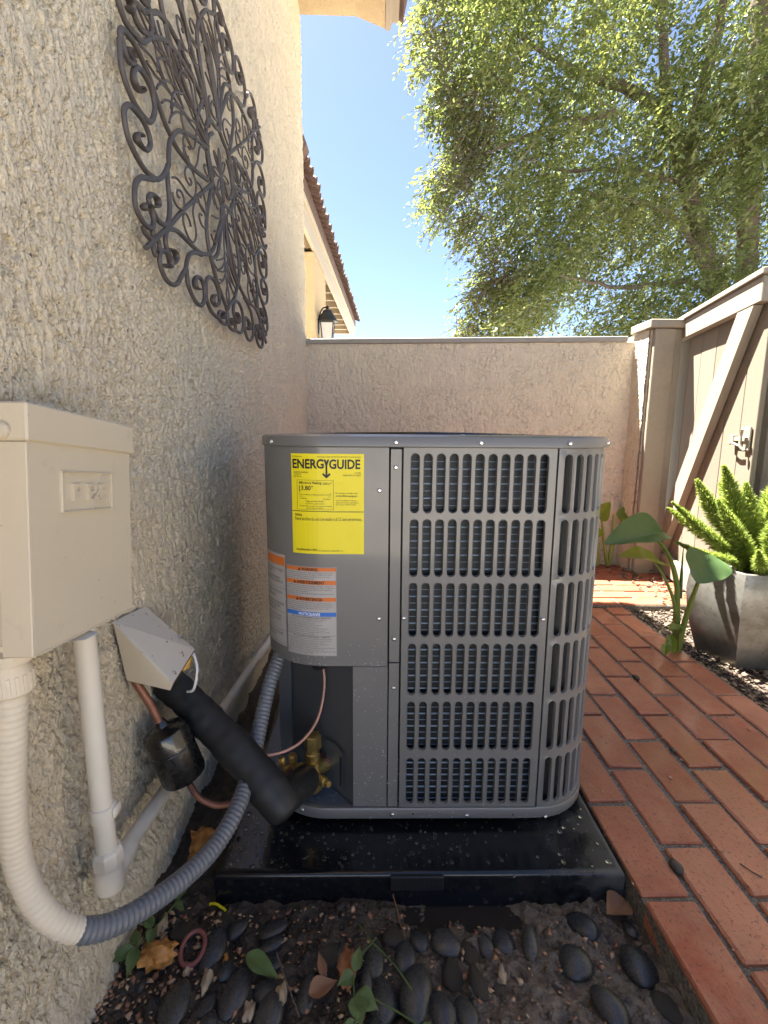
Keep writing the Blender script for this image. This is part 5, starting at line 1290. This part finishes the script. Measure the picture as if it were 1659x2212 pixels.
# ------------------------------------------------------------------ river stones in the mud
PEBBLES = [(-0.293, 0.756, 0.04, 0.024, 82, 0.013, 'large flat oval grey stone right of the red ring', 0),
(-0.263, 0.799, 0.029, 0.014, 48, 0.007, 'narrow tilted dark stone behind the flat oval stone', 0),
(-0.193, 0.799, 0.031, 0.019, 24, 0.009, 'wet glossy dark stone closest to the pad, left of centre', 0),
(-0.191, 0.766, 0.028, 0.017, 23, 0.008, 'long black stone in the middle of three lying sideways', 0),
(-0.191, 0.735, 0.03, 0.017, 172, 0.008, 'smooth rounded black stone just above the pointed green leaf', 0),
(-0.082, 0.743, 0.026, 0.02, 18, 0.009, 'dull half buried stone above the bark piece', 1),
(-0.256, 0.711, 0.036, 0.012, 75, 0.007, 'thin grey stone standing on edge beside the orange crumb', 0),
(-0.232, 0.683, 0.05, 0.024, 80, 0.013, 'biggest shiny dark stone left of the pointed green leaf', 0),
(-0.326, 0.662, 0.044, 0.024, 87, 0.013, 'large bluish black stone at bottom left under the foam lump', 0),
(-0.274, 0.664, 0.041, 0.013, 71, 0.007, 'slim dark stone on edge left of the biggest shiny stone', 0),
(-0.114, 0.684, 0.045, 0.018, 83, 0.01, 'tall matt black stone left of the bark piece', 0),
(-0.184, 0.685, 0.023, 0.018, 19, 0.008, 'small black stone tucked under the pointed green leaf', 0),
(-0.171, 0.654, 0.035, 0.022, 80, 0.012, 'dark stone at the bottom edge below the cream wood chip', 0),
(-0.262, 0.636, 0.016, 0.014, 23, 0.007, 'small shiny stone cut by the bottom edge', 0),
(-0.181, 0.713, 0.013, 0.012, 0, 0.006, 'tiny grey stone behind the pointed green leaf', 0),
(-0.401, 0.703, 0.018, 0.01, 90, 0.005, 'small wet stone between leaf sprig and foam lump', 0),
(-0.361, 0.787, 0.024, 0.023, 90, 0.01, 'mud coated lump of stone under the conduit', 1),
(-0.002, 0.742, 0.035, 0.025, 86, 0.014, 'black stone crossed by the long green twig', 0),
(0.054, 0.737, 0.033, 0.019, 87, 0.011, 'upright egg shaped black stone near the centre', 0),
(0.082, 0.776, 0.022, 0.017, 142, 0.008, 'small black stone touching the pale straw', 0),
(0.134, 0.771, 0.03, 0.029, 55, 0.013, 'broad round dark stone below the pad middle', 0),
(0.174, 0.757, 0.041, 0.017, 93, 0.009, 'brownish stone right of the broad round one', 1),
(0.205, 0.767, 0.035, 0.016, 104, 0.008, 'narrow slanting dark stone left of the bluish round one', 0),
(0.241, 0.777, 0.03, 0.021, 90, 0.011, 'bluish round stone below the shallow puddle', 0),
(0.286, 0.76, 0.05, 0.019, 84, 0.012, 'tall olive grey stone with a pale ridge standing upright', 0),
(0.397, 0.797, 0.037, 0.022, 127, 0.011, 'slanted stone at the right end of the pad', 0),
(0.355, 0.722, 0.035, 0.028, 93, 0.016, 'olive rounded stone alone on smooth mud', 0),
(0.469, 0.723, 0.043, 0.027, 90, 0.016, 'large bluish stone beside the brick edge', 0),
(0.014, 0.677, 0.039, 0.026, 90, 0.014, 'big dark stone with dried mud patches, bottom centre', 0),
(0.07, 0.682, 0.051, 0.028, 80, 0.016, 'big gleaming kidney shaped stone, bottom centre', 0),
(0.136, 0.719, 0.034, 0.018, 93, 0.01, 'mud covered stone below the broad round one', 1),
(0.175, 0.695, 0.033, 0.016, 104, 0.009, 'half sunk dark stone left of a thin sliver', 1),
(0.207, 0.687, 0.036, 0.009, 90, 0.005, 'thin sliver of stone half sunk in mud', 1),
(0.148, 0.655, 0.041, 0.018, 105, 0.01, 'slanted dark stone at the bottom right of centre', 0),
(0.11, 0.652, 0.034, 0.021, 100, 0.012, 'bluish stone with a crumbly face, bottom centre right', 0),
(0.381, 0.654, 0.034, 0.024, 125, 0.014, 'tilted shiny stone alone at the bottom right', 0),
(0.484, 0.788, 0.028, 0.011, 106, 0.006, 'small stone against the bricks near the pad corner', 0),
(0.034, 0.775, 0.023, 0.019, 90, 0.01, 'muddy stone just left of the pale straw', 1),
(-0.016, 0.697, 0.027, 0.013, 90, 0.007, 'small grey stone behind the lime green sprig', 0),
(0.002, 0.64, 0.017, 0.015, 90, 0.008, 'small stone under the spotted lime leaves', 0),
(-0.06, 0.746, 0.025, 0.013, 90, 0.007, 'dark stone right of the dull half buried one', 0),
(0.478, 0.655, 0.03, 0.017, 110, 0.009, 'dark stone mostly sunk beside the brick edge', 1)]
def stone_variant(k):
    bm = bmesh.new(); bmesh.ops.create_icosphere(bm, subdivisions=3, radius=1); r = np.random.RandomState(300+k); ph = r.rand(8)*6
    for v in bm.verts:
        d = v.co.normalized(); f = 1+.07*math.sin(d.x*2.2+ph[0])+.06*math.sin(d.y*2.7+ph[1])+.05*math.sin(d.z*3+ph[2]+d.x*2)
        v.co = Vector((d.x*f*(1+.10*d.y*math.sin(ph[3])), d.y*f*(1+.12*d.x*math.cos(ph[4])), d.z*f*.98))
    me = bpy.data.meshes.new('river_stone'); bm.to_mesh(me); bm.free(); shade(me, 80); me.materials.append(M_stone); return me
SV = [stone_variant(k) for k in range(7)]
SVm = []
for q in SV: c_ = q.copy(); c_.materials.clear(); c_.materials.append(M_mstone); SVm.append(c_)
for k, (x_, y_, la_, lb, an, th, lab, muddy) in enumerate(PEBBLES):
    la_ = min(la_, lb*1.75); t_ = max(th*1.15, lb*.55)
    zz_ = float(mudz(np.array([x_]), np.array([y_]))[0])
    o = put('river_stone', (SVm if muddy else SV)[k % 7]); o.scale = (la_*.95, lb*.98, t_)
    o.location = (x_, y_, zz_+t_*(.05 if muddy else .28)); o.rotation_euler = (random.uniform(-.2, .25), random.uniform(-.15, .15), math.radians(an))
    tag(o, lab, 'stone', 'river stones in the mud in front of the pad')
    if lab in ('small dark stone half sunk in the mud',): pass
# ------------------------------------------------------------------ litter on the mud and bricks
r = np.random.RandomState(77)
def mz(x, y): return mudz(np.asarray(x), np.asarray(y))
n = 950; sx_ = -.45+r.rand(n)**1.9*.9; sy_ = .50+r.rand(n)*.33
scatter('seed_husks', np.stack([sx_, sy_, mz(sx_, sy_)+.003], -1), .0018, .0058, M_seed, .55, 'tan seed husks scattered over the wet mud', seed=6)
n = 260; c_i = r.randint(0, 8, n); bx = np.where(r.rand(n) < .62, .504+c_i*PW+r.randn(n)*.004, .51+r.rand(n)*.74); by = .55+r.rand(n)*1.8
scatter('seed_husks', np.stack([bx, by, np.full(n, .001)], -1), .0016, .0042, M_seed, .5, 'pale seed husks caught in the brick joints', seed=8)
n = 4200; sx_ = -.46+r.rand(n)*.96; sy_ = .45+r.rand(n)*.39
clod = scatter('mud_clods', np.stack([sx_, sy_, mz(sx_, sy_)-.001], -1), .0015, .0085, M_mud, .7, 'crumbs of wet soil', squash=1.15, seed=9)
def leaf3(name, lab, cat, base, tip, w_, mat, up=(0, 0, 1), fold=.25, curl=.15, seed=1, group=None):
    o = heartleafs(name, base, tip, up, w_, fold, mat, curl, seed); tag(o, lab, cat, group); return o
def heartleafs(name, base, tip, up, w_, fold, mat, curl, seed, parent=None):
    base = Vector(base); tip = Vector(tip); d = tip-base; L_ = d.length; d.normalize(); s_ = d.cross(Vector(up)).normalized(); n_ = s_.cross(d)
    V = []; F = []; rr = np.random.RandomState(seed); p0 = rr.rand()*6
    for j in range(9):
        f = j/8; wv = w_*1.1*math.sin(PI*(f*.97+.02)**.72)**1.1*(1-f*.97)**.25
        for i in range(-3, 4):
            g = i/3; V.append(base+d*(f*L_)+s_*g*wv+n_*(fold*abs(g)*wv-curl*f*f*L_+.12*wv*math.sin(f*9+g*3+p0)))
    for j in range(8):
        for i in range(6): F.append((j*7+i, j*7+i+1, (j+1)*7+i+1, (j+1)*7+i))
    m = MB(); m.add(V, F); return part(name, m, mat, parent, 80, fix=False)
m = MB(); lump(m, (-.386, .732, -.044), (.028, .021, .014), 1.6, 11, 3, .9); tag(part('foam_lump', m, M_oleaf, None, 80), 'crumpled orange foam lump on the mud near the wall foot', 'foam scrap')
m = MB(); lump(m, (-.388, .963, -.035), (.022, .030, .022), 1.6, 12, 3, .9); lump(m, (-.392, .935, -.045), (.015, .016, .012), 1, 13, 3, .5); tag(part('foam_lump', m, M_oleaf, None, 80), 'orange foam lump behind the grey conduit beside the pad', 'foam scrap')
m = MB(); m.tube([(-.327+.020*math.cos(a), .745+.026*math.sin(a), -.047+.006*math.sin(a)) for a in np.linspace(0, 2*PI, 28)], .0042, 8, cap=False); t = NT('dull_red_rubber'); t.set(Base__Color=(.22, .07, .06, 1), Roughness=.5); tag(part('rubber_ring', m, t.m, None, 60), 'dull red rubber ring lying on the mud', 'ring')
leaf3('green_leaf', 'single pointed green leaf lying between dark stones', 'leaf', (-.224, .722, -.033), (-.160, .690, -.042), .015, M_sprig, (.1, -.4, 1), .5, .05, 3)
leaf3('dead_leaf', 'curled yellow brown leaf at the right corner of the pad', 'leaf', (.495, .828, -.045), (.44, .795, -.048), .026, M_dleaf, (0, -.2, 1), .5, -.2, 4)
leaf3('dead_leaf', 'flat pinkish brown dead leaf at the bottom beside bark', 'leaf', (-.108, .665, -.04), (-.062, .686, -.035), .015, M_dleaf, (0, -.3, 1), .5, .2, 5)
leaf3('dead_leaf', 'narrow reddish dead leaf standing beside a black stone', 'leaf', (-.085, .695, -.045), (-.10, .725, -.03), .008, M_dleaf, (0, -.6, 1), .3, .0, 6)
sp_ = thing('leaf_sprig', 'sprig of green leaves fallen at the foot of the wall', 'sprig', (-.42, .74, -.05))
m = MB(); m.tube(smoothpath([(-.44, .715, -.040), (-.415, .75, -.034), (-.39, .80, -.03), (-.372, .855, -.03)], 5), .0014, 5); part('stem', m, M_sprig, sp_)
for i, (b_, t2, w_) in enumerate([((-.425, .735, -.034), (-.462, .708, -.03), .011), ((-.422, .735, -.034), (-.418, .692, -.04), .011), ((-.425, .74, -.034), (-.440, .768, -.03), .010), ((-.405, .765, -.03), (-.402, .735, -.03), .010), ((-.41, .765, -.03), (-.43, .795, -.025), .010), ((-.385, .815, -.03), (-.362, .80, -.03), .007), ((-.382, .82, -.03), (-.392, .85, -.026), .006)]):
    heartleafs('leaf', b_, t2, (.2, -.3, 1), w_, .35, M_sprig, .1, i, sp_)
sp2 = thing('leaf_sprig', 'sprig of spotted lime green leaves at the bottom centre among stones', 'sprig', (-.03, .66, -.05))
m = MB()
m.tube(smoothpath([(-.028, .60, -.03), (-.034, .66, -.028), (-.035, .70, -.03), (0.0, .745, -.03)], 5), .0014, 5); m.tube(smoothpath([(-.03, .775, -.035), (-.005, .735, -.025), (.03, .695, -.018), (.06, .655, -.02)], 5), .0014, 5); m.tube(smoothpath([(.0, .65, -.03), (.04, .63, -.03), (.075, .61, -.03)], 4), .0014, 5)
part('stem', m, M_sprig, sp2)
for i, (b_, t2, w_) in enumerate([((-.035, .685, -.028), (-.062, .668, -.026), .012), ((-.034, .69, -.028), (-.026, .728, -.02), .010), ((-.031, .655, -.028), (.006, .635, -.028), .017), ((-.031, .652, -.028), (-.02, .612, -.028), .015), ((.07, .612, -.03), (.10, .60, -.03), .009), ((.065, .615, -.03), (.075, .585, -.03), .008), ((-.029, .62, -.03), (-.055, .60, -.03), .009)]):
    heartleafs('leaf', b_, t2, (.1, -.35, 1), w_, .3, M_sprig, .1, 20+i, sp2)
def stick(name, lab, pts, r_, mat, cat='twig'):
    m = MB(); q = resample(smoothpath(pts, 4), .006); m.tube([v+Vector((random.uniform(-1, 1), random.uniform(-1, 1), 0))*.0008 for v in q], r_, 6); tag(part(name, m, mat, None, 60), lab, cat)
stick('twig', 'thin dark red twig lying among the bottom stones', [(-.172, .722, -.028), (-.15, .68, -.026), (-.118, .628, -.03)], .0015, M_bark)
stick('twig', 'fine pale straw leaning against the front of the pad', [(.035, .83, -.03), (.045, .79, -.038), (.055, .755, -.04)], .0011, M_dleaf)
stick('yellow_wire', 'scrap of yellow wire under the left corner of the pad', [(-.330, .841, -.062), (-.312, .834, -.055), (-.293, .826, -.060)], .0026, M_yel, 'wire')
m = MB(); lump(m, (-.048, .712, -.045), (.014, .030, .012), 2.2, 71, 3, .8)
tag(part('bark_piece', m, M_rust, None, 60), 'splintered reddish brown bark piece between the stones', 'bark')
for i, (x_, y_, s_, lab) in enumerate([(-.157, .675, .018, 'cream wood chip standing beside a dark stone'), (-.285, .696, .016, 'ragged pale wood chip left of the big stone'), (-.203, .654, .015, 'pale splintered chip at the bottom edge'), (-.326, .714, .011, 'knobbly tan chip near the red ring'), (-.404, .797, .018, 'pale limp chip under the grey conduit'), (.222, .706, .013, 'round tan chip right of the half buried stones'), (-.267, .739, .008, 'bright orange crumb beside the oval stone')]):
    m = MB(); lump(m, (x_, y_, float(mz([x_], [y_])[0])+s_*.45), (s_*.55, s_*1.1, s_*.5), 1.3, 40+i, 2, 1.0); t_m = M_oleaf if i == 6 else M_chipc
    o = tag(part('wood_chip', m, t_m, None, 60), lab, 'wood chip')
m = MB(); lump(m, (.610, .858, .003), (.012, .019, .007), 1, 60, 2, .4); tag(part('mud_clod', m, M_mstone, None, 80), 'grey clod stuck in the near brick joint', 'clod')
m = MB(); lump(m, (.822, 1.227, .003), (.007, .011, .005), 1, 61, 2, .4); tag(part('mud_clod', m, M_mstone, None, 80), 'small black clod in the middle of the brick path', 'clod')
m = MB(); lump(m, (.933, 1.634, .003), (.012, .016, .007), 1, 62, 2, .4); tag(part('mud_clod', m, M_mstone, None, 80), 'dark clod on a joint far up the brick path', 'clod')
stick('twig', 'short dark twig on a near brick', [(.745, .862, .004), (.752, .845, .005), (.765, .83, .004)], .0013, M_bark)
